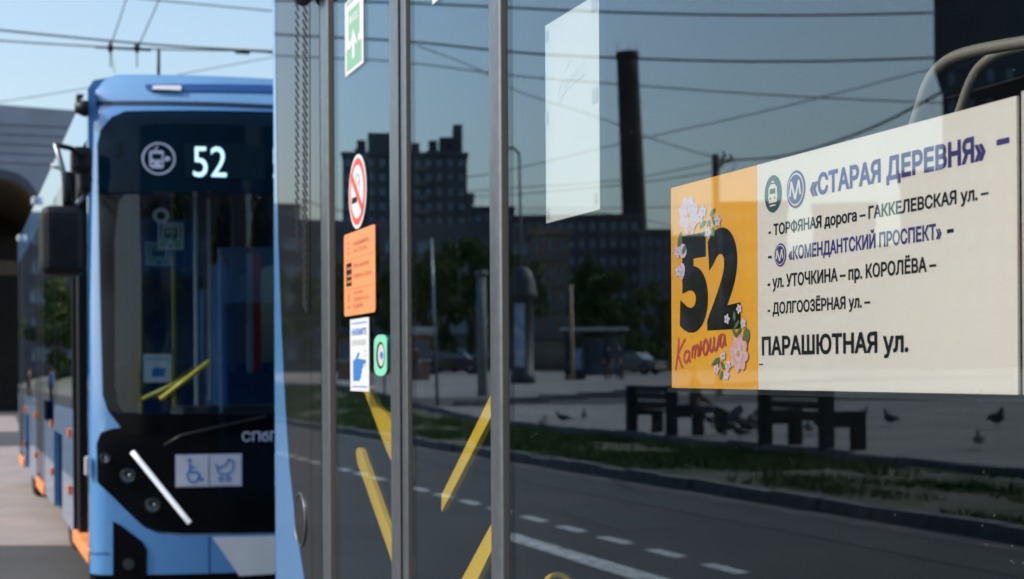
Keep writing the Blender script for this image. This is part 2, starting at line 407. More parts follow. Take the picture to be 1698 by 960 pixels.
# kerbs: stones laid one by one
def kerb_run(label, L0, L1, ya, yb, step, zt, rootname, cat):
    root = thing(rootname, label, cat, (xl(L0), ya, 0))
    base = None; y = ya; k = 0
    mb = MB(); w = L1 - L0; mb.box((-w, .01, -.22), (0, step - .012, 0), M['kerb'], bev=.018)
    base = mb.build('kerb_stone', root, local=True); first = True
    while y < yb:
        o = base if first else base.copy()
        if not first: C.objects.link(o)
        o.parent = root; first = False
        o.location = (random.uniform(-.03, .02), y - ya, zt(y) + random.uniform(-.03, .015)); o.rotation_euler = (random.uniform(-.012, .012), random.uniform(-.03, .03), random.uniform(-.015, .015)); y += step
    return root
kerb_run('worn granite kerb along the far side of the road by the grass', LK, LK + .16, 5, 75, 1.0, lambda y: .15, 'road_kerb', 'kerb')
kerb_run('low stone edging between the grass strip and the square', LP - .15, LP + .02, 8, 75, 1.2, lambda y: plaza_z(y) + .03, 'plaza_edging', 'kerb')
# grass bank
sheet('grass_bank', [LK + .15 + i * (LP - LK - .3) / 8 for i in range(9)], [-10, 0] + [3 + i * 1.0 for i in range(80)] + [100], lambda L, y: bank_z(L, y) + .012 * math.sin(L * 9 + y * 3), M['soil'])
mb = MB(); vs = []; fs = []
def noise2(x, y): return math.sin(x * 1.3 + y * .7) + math.sin(y * .55 - x * 2.1 + 1) + .6 * math.sin(x * 3.1 + y * 1.9)
n = 0
while n < 60000:
    L = random.uniform(LK + .2, LP - .2); y = 7 + 55 * random.random() ** 1.4
    if noise2(L, y) < random.uniform(-1.6, -.2) or (y < 17 and noise2(L * 2, y * .8) < random.uniform(-.4, 1.6)): continue
    z = bank_z(L, y); a = random.uniform(0, 6.28); h = random.uniform(.025, .085) * (1 + .8 * (noise2(L * 3, y * 2) > .8)); w = random.uniform(.008, .022)
    x = xl(L); dx, dy = math.cos(a) * w, math.sin(a) * w; lx, ly = random.uniform(-.05, .05), random.uniform(-.05, .05); b = len(vs)
    vs += [(x - dx, y - dy, z), (x + dx, y + dy, z), (x + lx, y + ly, z + h)]; fs.append((b, b + 1, b + 2)); n += 1
mb.add(vs, fs, M['grass']); tag(mb.build('grass'), 'patchy green grass growing on the strip behind the kerb', 'grass', kind='stuff')
# a strip of tarmac path crossing the square
mb = MB()
ysq = 40
for nm, pa, pb in (('far', 0, 0),):
    e_ = MB()
    for k in range(20):
        L0_ = LP + .6 + k * 1.6; y0_ = ysq + k * .9; z0_ = plaza_z(y0_); e_ = MB(); e_.box((xl(L0_ + 1.55), y0_ - .1, z0_ - .1), (xl(L0_), y0_ + .1, z0_ + .17), M['kerb'], bev=.02)
        o_ = e_.build('edging_stone'); o_['kind'] = 'structure'
mb.add([(xl(LP + .1), ysq, plaza_z(ysq) + .012), (xl(45), ysq, plaza_z(ysq) + .012), (xl(45), ysq + 3, plaza_z(ysq + 3) + .012), (xl(LP + .1), ysq + 3, plaza_z(ysq + 3) + .012)], [(0, 3, 2, 1)], M['asphalt'])
tag(mb.build('path'), kind='structure')

# ================================================================== NEAR BUS
b1 = thing('trolleybus', 'blue and black trolleybus in the foreground, its doors and dark window close beside the camera', 'bus', (D + 1.27, -1, 0))
XG = D
def yzp(px, py, X=D): p = side(px, py, X); return (p.y, p.z)
YA = sy(515); YS0 = sy(532); YS1 = sy(545); YD0 = sy(555); YM0 = sy(646); YM1 = sy(664); YM2 = sy(673.5); YM3 = sy(681)
YN0 = sy(812); YN1 = sy(831.5); YW = sy(842)
REAR = 4.93; FRONT = -7.2; TOP = 3.15; SILL = 1.02
def side_prism(pts, X, th, m, mb=None):
    mb = mb or MB(); mb.prism([(X, y, z) for y, z in pts], m, (th, 0, 0)); return mb
# rear corner: blue outer skin, boundary curve as surveyed
bnd = [(456, -200), (456, 0), (458, 200), (461, 400), (467, 560), (473, 680), (480, 780), (490, 870), (503, 955), (510, 1000)]
bp = [yzp(*q) for q in bnd]
bp = [(y, min(z, TOP - .05)) for y, z in bp]
zb = .3
skin = []
for k in range(9):
    a = math.pi / 2 * k / 8; skin.append((D + .14 - .14 * math.cos(a), REAR - .14 + .14 * math.sin(a)))
mb = MB()
# flat part between boundary curve and the rounded corner
poly = [(y, z) for y, z in bp] + [(bp[-1][0], zb), (REAR - .14, zb), (REAR - .14, bp[0][1])]
mb.prism([(D, y, z) for y, z in poly], M['blue'], (.02, 0, 0))
vs = []; fs = []
for x, y in skin: vs += [(x, y, zb), (x, y, TOP)]
for k in range(len(skin) - 1): fs.append((2 * k, 2 * k + 2, 2 * k + 3, 2 * k + 1))
mb.add(vs, fs, M['blue'], True)
mb.box((D + .14, REAR - .03, zb), (D + 2.4, REAR, 1.0), M['blue']); mb.box((D + .14, REAR - .03, 2.6), (D + 2.4, REAR, TOP), M['blue'])
mb.build('rear_corner_skin', b1)
mb = MB(); mb.box((D + .14, REAR - .028, 1.0), (D + 2.4, REAR - .004, 2.6), M['gloss_black']); mb.build('rear_window', b1)
mb = MB(); poly = [(y - .002, z) for y, z in bp] + [(bp[-1][0] - .002, .45), (YA + .002, .45), (YA + .002, bp[0][1])]
side_prism(poly, D + .001, .02, M['gloss_black'], mb); mb.build('rear_side_panel', b1)
mb = MB(); side_prism([(YA - .002, .45), (YA - .002, bp[0][1]), (YS0 + .001, bp[0][1]), (YS0 + .001, .45)], D + .001, .02, M['gloss_black'], mb); mb.build('door_side_panel', b1)
mb = MB(); mb.box((D + .012, YA + .0028, .45), (D + .03, YA - .0028, bp[0][1]), M['slot_black']); mb.build('panel_gap', b1)
# vent grille with slots
gr = MB(); pts = [(487, -60), (513, -60), (514, 517), (487, 400)]
side_prism([yzp(*q) for q in pts], D - .0005, .012, M['gloss_black'], gr); vent = gr.build('vent_grille', b1)
sl_ = MB(); sl_.add([(0, .019, .016), (0, .012, .019), (0, -.019, -.016), (0, -.012, -.019)], [(0, 1, 2, 3)], M['slot_black'])
slot = None; pyy = -40
sl_ = MB(); a = Vector((0, .022, .014)); b = Vector((0, -.022, -.014)); wv = Vector((0, .002, .0042))
sl_.prism([a + wv, b + wv, b - wv, a - wv], M['slot_black'], (.004, 0, 0))
while pyy < 512:
    for c, pxx in enumerate((493, 506)):
        q = side(pxx, pyy + c * 3, D)
        if c == 0 and pyy > 415: continue
        o = sl_.build('vent_slot', vent, local=True) if slot is None else slot.copy()
        if slot is None: slot = o
        else: C.objects.link(o)
        o.parent = vent; o.location = q - ORG[b1] + Vector((-.0025, 0, 0)); o.scale = (1, 1.25 if c else .95, 1.25 if c else .95)
    pyy += 13
# round filler cap
cy_, cz_ = yzp(498, 862); mb = MB(); rr = .078
ring = [(D - .001, cy_ + rr * math.cos(2 * math.pi * k / 32), cz_ + rr * math.sin(2 * math.pi * k / 32)) for k in range(33)]
mb.tube(ring, .0028, M['alu'], 6, cap=False); fl = mb.build('round_flap', b1)
mb = MB(); mb.prism([(D - .0015, cy_ + (rr - .006) * math.cos(2 * math.pi * k / 32), cz_ + (rr - .006) * math.sin(2 * math.pi * k / 32)) for k in range(32)], M['gloss_black'], (.006, 0, 0)); mb.build('flap_disc', fl)
# upright profiles between the panes
def bar(name, y0, y1, m, depth=.022, ridge=True, z0=.36, z1=2.9, parent=b1):
    y1, y0 = sorted((y0, y1)); w = y0 - y1; prof = []
    n = 10
    for k in range(n + 1):
        a = math.pi * k / n; prof.append((D + .004 - depth * math.sin(a) ** .6, y0 - w * (1 - math.cos(a)) / 2))
    prof += [(D + .03, y1), (D + .03, y0)]
    mb = MB(); vs = [(x, y, z) for z in (z0, z1) for x, y in prof]; N = len(prof)
    fs = [(i, (i + 1) % N, (i + 1) % N + N, i + N) for i in range(N)]
    mb.add(vs, fs, m, True); mb.add([(x, y, z1) for x, y in prof], [list(range(N))], m)
    return mb.build(name, parent)
bar('door_post', YS0, YS1, M['alu'], .004)
bar('rubber_seal', YS1 - .001, YD0, M['slot_black'], .003)
mb = MB(); mb.box((D + .0, YD0 + .09, 2.9), (D + .05, YW - .1, TOP), M['gloss_black']); mb.build('door_header', b1)
mb = MB(); h = side(530, 2); mb.tube([h + Vector((-.03, .09, .03)), h + Vector((-.03, -.05, .03))], .026, M['black'], 12); mb.build('door_hinge', b1)
# door leaves
def leaf(y0, y1):
    root = MB(); root.box((D + .006, y0, 2.72), (D + .04, y1, 2.9), M['rubber']); root.box((D + .006, y0, .36), (D + .04, y1, .5), M['rubber'])
    lf = root.build('door_leaf', b1)
    g = MB(); g.box((D + .003, y0 - .001, .5), (D + .008, y1 + .001, 2.72), M['glass']); g.build('glass_pane', lf); return lf
leafA = leaf(YD0, YM0); leafB = leaf(YM3, YN0)
bar('door_edge_profile', YM0, YM1, M['alu'], .004, parent=leafA)
bar('door_edge_profile', YM1 - .0005, YM2, M['alu'], .003, parent=leafB)
mb = MB(); mb.box((D - .0015, YM1 - .004, .36), (D + .004, YM1 + .002, 2.9), M['rubber']); mb.build('profile_groove', leafA)
bar('rubber_seal', YM2 - .0005, YM3, M['slot_black'], .003, parent=leafB)
bar('door_post', YN0, YN1, M['alu'], .006)
bar('rubber_seal', YN1 - .0005, YW, M['slot_black'], .003)
def rail(pts, lf, X=D + .05):
    mb = MB(); mb.prism([side(px, py, X) for px, py in pts], M['yellow'], (.012, 0, 0)); mb.build('handrail', lf)
rail([(600, 640), (612, 640), (626, 672), (641, 686), (652, 706), (652, 772), (640, 745)], leafA)
rail([(590, 748), (593, 742), (598, 744), (601, 752), (652, 896), (652, 940), (642, 908), (592, 766)], leafA)
rail([(826, 630), (826, 668), (732, 849), (732, 821)], leafB)
rail([(826, 848), (826, 890), (780, 985), (752, 985)], leafB)
# side window and its body panels
mb = MB(); mb.box((D + .003, YW, SILL), (D + .008, -.9, 2.72), M['glass']); mb.build('window_glass', b1)
mb = MB(); mb.box((D + .003, -.95, SILL), (D + .008, -6.4, 2.72), M['glass']); mb.build('window_glass', b1)
mb = MB(); mb.box((D + .002, YW, 2.723), (D + .03, FRONT + .3, 2.92), M['gloss_black']); mb.build('window_header', b1)
for ya_, yb_, za_ in ((YW, 2.05, .34), (2.047, .953, .92), (.95, -4.6, .34), (-4.603, -5.597, .92), (-5.6, FRONT + .1, .34)):
    mb = MB(); mb.box((D, ya_, za_), (D + .04, yb_, SILL - .003), M['blue']); mb.build('side_panel', b1)
mb = MB(); mb.box((D + .05, FRONT + .05, 2.93), (D + 2.5, REAR - .05, TOP), M['blue'], bev=.08); mb.build('roof', b1)
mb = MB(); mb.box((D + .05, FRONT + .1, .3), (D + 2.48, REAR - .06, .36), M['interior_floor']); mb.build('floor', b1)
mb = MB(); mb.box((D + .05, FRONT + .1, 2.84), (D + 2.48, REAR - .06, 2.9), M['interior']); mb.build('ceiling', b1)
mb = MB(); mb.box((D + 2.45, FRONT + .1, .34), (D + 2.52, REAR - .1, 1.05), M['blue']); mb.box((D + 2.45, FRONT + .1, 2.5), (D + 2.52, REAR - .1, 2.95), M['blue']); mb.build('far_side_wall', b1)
mb = MB(); mb.box((D + 2.48, FRONT + .1, 1.052), (D + 2.485, REAR - .1, 2.498), mat('added_light_block', (.006, .007, .009), .9, spec=.1)); mb.build('far_window', b1)  # opaque matte sheet added to stop sky glare on the far side
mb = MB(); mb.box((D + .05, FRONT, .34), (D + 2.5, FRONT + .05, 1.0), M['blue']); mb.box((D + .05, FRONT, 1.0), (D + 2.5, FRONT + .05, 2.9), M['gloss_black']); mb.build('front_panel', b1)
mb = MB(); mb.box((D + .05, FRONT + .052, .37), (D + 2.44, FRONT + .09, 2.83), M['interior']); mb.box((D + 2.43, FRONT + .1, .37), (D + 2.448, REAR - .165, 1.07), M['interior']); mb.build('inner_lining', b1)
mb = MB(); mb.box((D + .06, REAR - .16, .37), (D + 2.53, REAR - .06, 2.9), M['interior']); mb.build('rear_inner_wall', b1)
def wheel(parent, c, r=.48, w=.28, name='wheel', local=False):
    mb = MB(); x, y, z = c
    def ringp(rad, xx, n=24): return [Vector((xx, y + rad * math.cos(2 * math.pi * k / n), z + rad * math.sin(2 * math.pi * k / n))) for k in range(n)]
    prof = [(r * .55, 0), (r * .9, 0), (r, .04), (r, w - .04), (r * .9, w), (r * .55, w)]
    vs = []; fs = []; n = 24
    for rad, dx in prof: vs += ringp(rad, x + dx)
    for i in range(len(prof) - 1):
        for k in range(n): k2 = (k + 1) % n; fs.append((i * n + k, i * n + k2, (i + 1) * n + k2, (i + 1) * n + k))
    mb.add(vs, fs, M['tyre'], True); o = mb.build(name, parent, local=local)
    m2 = MB(); vs = ringp(r * .56, x + .02) + ringp(r * .3, x + .07) + ringp(r * .12, x + .01); fs = [(k, (k + 1) % n, (k + 1) % n + n, k + n) for k in range(n)] + [(n + k, n + (k + 1) % n, 2 * n + (k + 1) % n, 2 * n + k) for k in range(n)] + [tuple(range(2 * n, 3 * n))]
    m2.add(vs, fs, M['alu'], True); m2.build('rim', o, local=local); return o
for yy in (1.5, -5.1):
    wheel(b1, (D + .03, yy, .48)); wheel(b1, (D + 2.24, yy, .48))
# two seats by the window: low backs hidden by the route board, grab handles arch above it
def seat(yc, hpts):
    mb = MB(); mb.box((D + .1, yc - .22, .95), (D + .55, yc + .2, 1.05), M['seat_dark'], bev=.03); s_ = mb.build('seat', b1)
    m2 = MB(); m2.box((D + .1, yc - .22, 1.0), (D + .55, yc - .13, 1.52), M['seat_dark'], bev=.03); m2.build('backrest', s_)
    m3 = MB(); m3.tube(hpts, .0075, M['rail_cream'], 10); m3.build('grab_handle', s_)
    m4 = MB(); m4.box((D + .28, yc - .05, .36), (D + .36, yc + .05, .95), M['interior']); m4.build('pedestal', s_)
def arc(px_list, X): return [side(px, py, X) for px, py in px_list]
def smoothp(pts, it=2):
    for _ in range(it):
        q = [pts[0]]
        for a, b in zip(pts, pts[1:]): q += [a * .75 + b * .25, a * .25 + b * .75]
        pts = q + [pts[-1]]
    return pts
seat(1.25, smoothp(arc([(1500, 260), (1520, 195), (1540, 130), (1570, 98), (1620, 82), (1760, 60)], D + .22)))
seat(.55, smoothp(arc([(1560, 290), (1590, 190), (1612, 125), (1640, 95), (1675, 80), (1800, 60)], D + .42)))

mb = MB(); mb.tube(smoothp([side(900, 985, D + .12), side(906, 960, D + .12), side(925, 951, D + .12), side(944, 960, D + .12), side(950, 985, D + .12)]), .006, M['yellow'], 8); mb.build('window_handle', b1)
# ---- stickers on the door leaf (outside face)
def P2(X, px0, px1, pyref_x, py_top, py_bot):
    """rectangle on the bus side: u 0..1 rightwards, v 0..1 upwards"""
    y0 = side(px0, 620, X).y; y1 = side(px1, 620, X).y
    zt = side(pyref_x, py_top, X).z; zbm = side(pyref_x, py_bot, X).z
    def fn(u, v, k=0): return Vector((X - k * .0004, y0 + (y1 - y0) * u, zbm + (zt - zbm) * v))
    fn.w = abs(y1 - y0); fn.h = zt - zbm; return fn
def poly(mb, fn, pts, m, k): mb.flat([fn(u, v, k) for u, v in pts], m)
def rect(mb, fn, u0, v0, u1, v1, m, k): poly(mb, fn, [(u0, v0), (u1, v0), (u1, v1), (u0, v1)], m, k)
def base(mb, fn, m, rad=.0):
    if rad:
        pts = []
        ru, rv = rad / fn.w, rad / fn.h
        for cu, cv, a0 in ((1 - ru, rv, -90), (1 - ru, 1 - rv, 0), (ru, 1 - rv, 90), (ru, rv, 180)):
            for k in range(5): a = math.radians(a0 + k * 22.5); pts.append((cu + ru * math.cos(a), cv + rv * math.sin(a)))
    else: pts = [(0, 0), (1, 0), (1, 1), (0, 1)]
    mb.prism([fn(u, v) for u, v in pts], m, (.001, 0, 0))
XS = D + .0015
fn = P2(XS, 575, 605.5, 575, 3, 126); mb = MB(); base(mb, fn, M['st_white'])
rect(mb, fn, .09, .93, .91, .97, M['st_green'], 1)
rect(mb, fn, .2, .44, .8, .84, M['st_green'], 1)
put_text(mb, 'ВЫХОД', M['st_white'], lambda u, v: fn(.26 + .48 * u, .66 + .1 * v, 2), .04)
poly(mb, fn, [(.1, .05), (.9, .05), (.9, .34), (.7, .34), (.7, .44), (.3, .44), (.3, .34), (.1, .34)], M['st_green'], 1)
poly(mb, fn, [(.42, .16), (.56, .16), (.56, .36), (.72, .3), (.49, .56), (.26, .3), (.42, .36)], M['st_white'], 3)
mb.build('exit_sticker', leafA, 'green and white exit sticker with an upward arrow')
fn = P2(XS, 720, 734, 720, -60, 5); mb = MB(); base(mb, fn, M['st_white']); mb.build('sticker', leafB, 'white sticker corner at the top of the second door pane')
fn = P2(XS, 580, 609, 594, 255, 379); mb = MB()
mb.prism([fn(*q) for q in ell(36, .5, .5, .5, .5)], M['st_white'], (.001, 0, 0))
poly(mb, fn, ell(36, .5, .5, .45, .45), M['st_red'], 1); poly(mb, fn, ell(36, .5, .5, .36, .36), M['st_white'], 2)
rect(mb, fn, .2, .36, .5, .44, M['ink'], 3); rect(mb, fn, .53, .36, .66, .44, M['pale'], 3)
for k, q in enumerate([[(.62, .47), (.66, .58), (.6, .62)], [(.5, .56), (.44, .66), (.5, .74), (.56, .7)], [(.56, .6), (.66, .63), (.64, .72)]]): poly(mb, fn, thick_line(q, .035), M['st_grey'], 3)
poly(mb, fn, [(.12, .74), (.2, .8), (.87, .24), (.79, .18)], M['st_red'], 5)
mb.build('no_smoking_sticker', leafA, 'round no smoking sticker with red ring and slash')
fn = P2(XS, 571.5, 623, 571.5, 390, 525); mb = MB(); base(mb, fn, M['st_orange'], .012)
rect(mb, fn, .06, .675, .95, .682, M['st_brown'], 1); rect(mb, fn, .06, .315, .95, .322, M['st_brown'], 1)
for s_, v0, u1, cp in (('НЕ ВЫСОВЫВАЙТЕСЬ', .83, .82, .05), ('ИЗ ОКОН', .745, .76, .05), ('ПРИ АВАРИИ', .56, .82, .055), ('РАЗБИТЬ СТЕКЛО', .44, .9, .05), ('НЕ ПРИ', .245, .62, .04), ('СЛОНЯТЬСЯ', .165, .8, .045), ('К ДВЕРИ', .085, .62, .045)):
    put_text(mb, s_, M['st_brown'], lambda u, v, v0=v0, u1=u1, cp=cp: fn(.32 + (u1 - .32) * u, v0 + cp * v, 1), .02)
rect(mb, fn, .08, .36, .26, .64, M['ink'], 1)
for v in (.40, .47, .56): rect(mb, fn, .12, v, .17, v + .03, M['st_orange'], 2); rect(mb, fn, .2, v, .25, v + .03, M['st_orange'], 2)
for v in (.76, .82, .88): poly(mb, fn, ell(10, .16, v, .04, .015), M['st_brown'], 1)
rect(mb, fn, .13, .17, .18, .27, M['st_brown'], 1); rect(mb, fn, .11, .09, .21, .12, M['st_brown'], 1)
mb.build('warning_sticker', leafA, 'orange sticker with three ruled blocks of small print')
fn = P2(XS, 581, 612, 581, 530, 648); mb = MB(); base(mb, fn, M['st_white'])
rect(mb, fn, .1, .93, .9, .945, M['st_blue'], 1); rect(mb, fn, .1, .055, .9, .07, M['st_blue'], 1)
put_text(mb, 'НАЖМИТЕ', M['st_blue'], lambda u, v: fn(.1 + .78 * u, .775 + .09 * v, 1), .03)
put_text(mb, 'ДЛЯ ВХОДА', M['st_grey'], lambda u, v: fn(.1 + .76 * u, .635 + .07 * v, 1), .0)
poly(mb, fn, [(.16, .14), (.5, .14), (.52, .17), (.58, .19), (.58, .23), (.64, .26), (.62, .3), (.7, .33), (.7, .37), (.84, .38), (.84, .43), (.5, .445), (.42, .45), (.52, .52), (.44, .54), (.28, .44), (.16, .43)], M['st_blue'], 1)
for v in (.34, .48, .54): rect(mb, fn, .74, v, .88, v + .012, M['st_grey'], 1)
mb.build('push_button_sticker', leafA, 'white sticker with blue pointing hand')
fn = P2(XS, 622, 643, 622, 556, 623); mb = MB()
def rr(rad, x0, x1, v0, v1, n=6):
    pts = []
    for cu, cv, a0 in ((x1 - rad, v0 + rad * .5, -90), (x1 - rad, v1 - rad * .5, 0), (x0 + rad, v1 - rad * .5, 90), (x0 + rad, v0 + rad * .5, 180)):
        for k in range(n + 1): a = math.radians(a0 + 90 * k / n); pts.append((cu + rad * math.cos(a), cv + rad * .5 * math.sin(a)))
    return pts
mb.prism([fn(u, v, 6) for u, v in rr(.4, 0, 1, 0, 1)], M['mint'], (.0028, 0, 0)); btn = mb.build('door_button', leafA, 'mint green door button surround')
mb = MB(); mb.prism([fn(u, v, 7) for u, v in ell(24, .52, .5, .33, .33)], M['black'], (.001, 0, 0)); mb.prism([fn(u, v, 8.5) for u, v in ell(24, .58, .5, .24, .27)], M['tape'], (.0006, 0, 0)); mb.prism([fn(u, v, 10) for u, v in ell(16, .64, .5, .12, .09)], M['st_blue'], (.001, 0, 0)); mb.build('push_button', btn)

# ---- route board behind the window
XR = D + .016
y0 = side(1114, 620, XR).y; y1 = side(1688, 620, XR).y; ym = side(1257, 620, XR).y
zT = side(1258, 273, XR).z; zB = side(1262, 648, XR).z
rb = thing('route_board', 'long white and orange route board with the number 52 behind the bus window', 'sign', (XR, (y0 + y1) / 2, zB))
mb = MB(); mb.box((XR, ym - .0004, zB), (XR + .003, y1, zT), M['sign_white']); wp = mb.build('white_panel', rb)
mb = MB(); mb.box((XR, y0, zB), (XR + .003, ym, zT), M['sign_orange']); op = mb.build('number_panel', rb, 'orange square at the left end')
def line(s, pl, pr, pbx, pby, cappx, m, bold=.035, ref='Н', parent=wp, name='lettering', k=1):
    """pl..pr horizontal extent in photo pixels, baseline measured at pbx, pby"""
    a = side(pbx, pby, XR); c = side(pbx, pby - cappx, XR); yl = side(pl, 620, XR).y; yr = side(pr, 620, XR).y; cap = c.z - a.z
    mb = MB(); put_text(mb, s, m, lambda u, v: Vector((XR - .0004 * k, yl + (yr - yl) * u, a.z + cap * v)), bold, ref)
    return mb.build(name, parent)
line('«СТАРАЯ ДЕРЕВНЯ»', 1345, 1637, 1358, 322, 35, M['ink_purple'], .04)
line('–', 1655, 1676, 1665, 254, 60, M['ink_purple'], .03)
line('- ТОРФЯНАЯ дорога – ГАККЕЛЕВСКАЯ ул. –', 1276, 1641, 1288, 389, 18.5, M['ink'], .03)
line('-', 1275, 1281, 1278, 432, 20, M['ink'], .03)
line('«КОМЕНДАНТСКИЙ ПРОСПЕКТ»', 1309, 1563, 1319, 429, 22, M['ink_purple'], .03)
line('–', 1572, 1583, 1578, 396, 40, M['ink'], .03)
line('- ул. УТОЧКИНА – пр. КОРОЛЁВА –', 1274, 1554, 1312, 474, 21, M['ink'], .03)
line('- ДОЛГООЗЁРНАЯ ул. –', 1274, 1444, 1288, 520, 19, M['ink'], .03)
line('ПАРАШЮТНАЯ ул.', 1264, 1507, 1270, 588, 30, M['ink'], .036)
line('52', 1128, 1229, 1140, 539, 149, M['ink'], .055, '5', op, 'route_number')
def ico(cx, cy, w, h): return P2(XR, cx - w / 2, cx + w / 2, cx, cy - h / 2, cy + h / 2)
for (cx, cy, w, h) in ((1322, 313.5, 31, 63), (1295.5, 422.5, 19.5, 39)):
    fn = ico(cx, cy, w, h); mb = MB(); poly(mb, fn, ell(36, .5, .5, .5, .5), M['ink_purple'], 1); poly(mb, fn, ell(36, .5, .5, .43, .43), M['sign_white'], 2)
    poly(mb, fn, ell(36, .5, .5, .39, .39), M['ink_purple'], 3)
    for q in ([(.22, .34), (.3, .72)], [(.3, .72), (.5, .24)], [(.5, .24), (.7, .72)], [(.7, .72), (.78, .34)]): poly(mb, fn, thick_line(q, .085), M['sign_white'], 4 + .1 * q[0][0])
    mb.build('metro_emblem', wp)
fn = ico(1284, 321, 28.5, 62); mb = MB(); poly(mb, fn, ell(36, .5, .5, .5, .5), M['ink_green'], 1)
poly(mb, fn, [(.28, .26), (.72, .26), (.76, .4), (.74, .66), (.62, .76), (.38, .76), (.26, .66), (.24, .4)], M['sign_white'], 2)
rect(mb, fn, .34, .5, .66, .64, M['ink_green'], 3); poly(mb, fn, ell(10, .37, .38, .04, .04), M['ink_green'], 3); poly(mb, fn, ell(10, .63, .38, .04, .04), M['ink_green'], 3)
poly(mb, fn, [(.42, .8), (.58, .8), (.58, .84), (.42, .84)], M['sign_white'], 2); poly(mb, fn, [(.3, .17), (.7, .17), (.64, .21), (.36, .21)], M['sign_white'], 2); mb.build('train_emblem', wp)
# script word, drawn stroke by stroke in the panel's plane
fn = P2(XR, 1116, 1206, 1116, 548, 618)   # local frame
def S2(px, py): p = side(px, py, XR); return (p.y, p.z)
mb = MB(); kk = [1.0]
def stroke(pts, w=.0042):
    P = [Vector(S2(*p)) for p in pts]
    P = smoothp(P, 2) if len(P) > 2 else P
    kk[0] += .12; mb.flat([(XR - .0004 * kk[0], a, b) for a, b in thick_line([tuple(p) for p in P], w)], M['ink_red'])
for st in ([(1126, 560), (1125, 580), (1121, 613)], [(1137, 562), (1130, 574), (1124, 588)], [(1124, 588), (1127, 594), (1130, 606), (1133, 609)],
           [(1143, 583), (1137, 582), (1134, 594), (1137, 602), (1142, 596), (1144, 583)], [(1144, 583), (1143, 598), (1146, 599)],
           [(1149, 574), (1148, 594)], [(1149, 580), (1152, 572), (1154, 577), (1152, 594)], [(1154, 578), (1157, 571), (1159, 576), (1158, 591)],
           [(1163, 565), (1161, 590)], [(1162, 579), (1168, 576)], [(1172, 562), (1167, 568), (1167, 586), (1172, 588), (1175, 576), (1172, 562)],
           [(1179, 560), (1177, 580), (1181, 583), (1184, 575), (1185, 558)], [(1185, 574), (1186, 581), (1190, 578), (1193, 556)],
           [(1201, 552), (1196, 554), (1194, 570), (1197, 576), (1201, 568), (1202, 553)], [(1202, 556), (1202, 571), (1205, 570)]):
    stroke(st)
mb.build('script_word', op)
line('-', 1259, 1266, 1262, 609, 16, M['ink'], .0)
def flower(mb, cx, cy, rpx, rpy, n, m, mc, k, rot=0):
    for j in range(n):
        a = rot + 2 * math.pi * j / n; q = ell(10, cx + rpx * .5 * math.cos(a), cy + rpy * .5 * math.sin(a), 0, 0)
        ca, sa = math.cos(a), math.sin(a); pts = []
        for t in range(12):
            b = 2 * math.pi * t / 12; ux, uy = .5 * math.cos(b), .33 * math.sin(b)
            pts.append((cx + rpx * (.5 * ca + ux * ca - uy * sa), cy + rpy * (.5 * sa + ux * sa + uy * ca)))
        mb.flat([(XR - .0004 * k - .00003 * j, *S2(*p)) for p in pts], m)
    if rpx > 9:
        for j in range(n + 1):
            a = rot + .5 + 2 * math.pi * j / (n + 1); mb.flat([(XR - .0004 * k - .0003 - .00002 * j, *S2(*p)) for p in ell(10, cx + rpx * .3 * math.cos(a), cy + rpy * .3 * math.sin(a), rpx * .12, rpy * .14)], M['pink'] if j % 2 else M['pale'])
    mb.flat([(XR - .0004 * k - .0006, *S2(*p)) for p in ell(10, cx, cy, rpx * .14, rpy * .14)], mc)
def leafp(mb, x, y, rx, ry, rot, m, k): mb.flat([(XR - .0004 * k, *S2(*p)) for p in ell(12, x, y, rx, ry, rot)], m)
mb = MB()
leafp(mb, 1128, 400, 4, 16, .1, M['leafink'], .8); leafp(mb, 1133, 416, 6, 12, 0, M['pale'], 1.2); leafp(mb, 1131, 450, 5, 14, .1, M['pale'], 1.2)
flower(mb, 1143, 357, 17, 33, 8, M['pale'], M['gold'], 2, .3); leafp(mb, 1148, 375, 6, 11, .6, M['pink'], 3.2)
for x, y in ((1167, 350), (1191, 366), (1175, 385), (1125, 418), (1127, 450), (1162, 360)): flower(mb, x, y, 6, 11, 5, M['pale'], M['violet'], 3, x)
for x, y, r in ((1182, 352, .5), (1176, 372, .1), (1184, 366, -.3), (1183, 384, 0), (1166, 372, .6), (1135, 414, .3)): leafp(mb, x, y, 3, 8, r, M['leafink'], 1.7)
mb.build('flower_print', op)
mb = MB()
flower(mb, 1227, 586, 16, 32, 8, M['pink'], M['gold'], 4, .2)
leafp(mb, 1239, 556, 5, 13, 0, M['leafink'], 3.6)
for x, y in ((1207, 529), (1227, 512), (1234, 536), (1200, 590), (1190, 612), (1209, 606), (1206, 622)): flower(mb, x, y, 5, 9, 5, M['pale'], M['violet'], 3.5, y)
for x, y, r in ((1219, 524, 0), (1223, 538, .5), (1219, 552, -.4), (1226, 550, .5), (1191, 600, .2), (1199, 606, -.3), (1186, 600, .6), (1197, 622, .2)): leafp(mb, x, y, 2.2, 8, r, M['leafink'], 3.2)
mb.build('flower_print', op)
mb = MB(); mb.box((XR - .004, y0 + .006, zB - .005), (XR + .006, y1 - .4, zB + .0015), M['slot_black']); mb.build('bottom_dark_strip', rb)  # thin dark strip along the board's bottom edge
# neighbouring card at the frame's right edge
mb = MB(); ya = side(1690, 620, XR).y; mb.box((XR + .004, ya, zB - .002), (XR + .006, ya - .3, zT + .004), mat('grey_card', (.55, .51, .47), .5, var=.03))
c2 = mb.build('display_card'); tag(c2, 'greyish card with a red block standing at the right end of the route board', 'sign')
mb = MB(); mb.box((XR + .0025, ya - .006, side(1690, 444).z), (XR + .004, ya - .1, side(1690, 357).z), M['st_red']); ORG[c2] = Vector(); mb.build('red_block', c2)
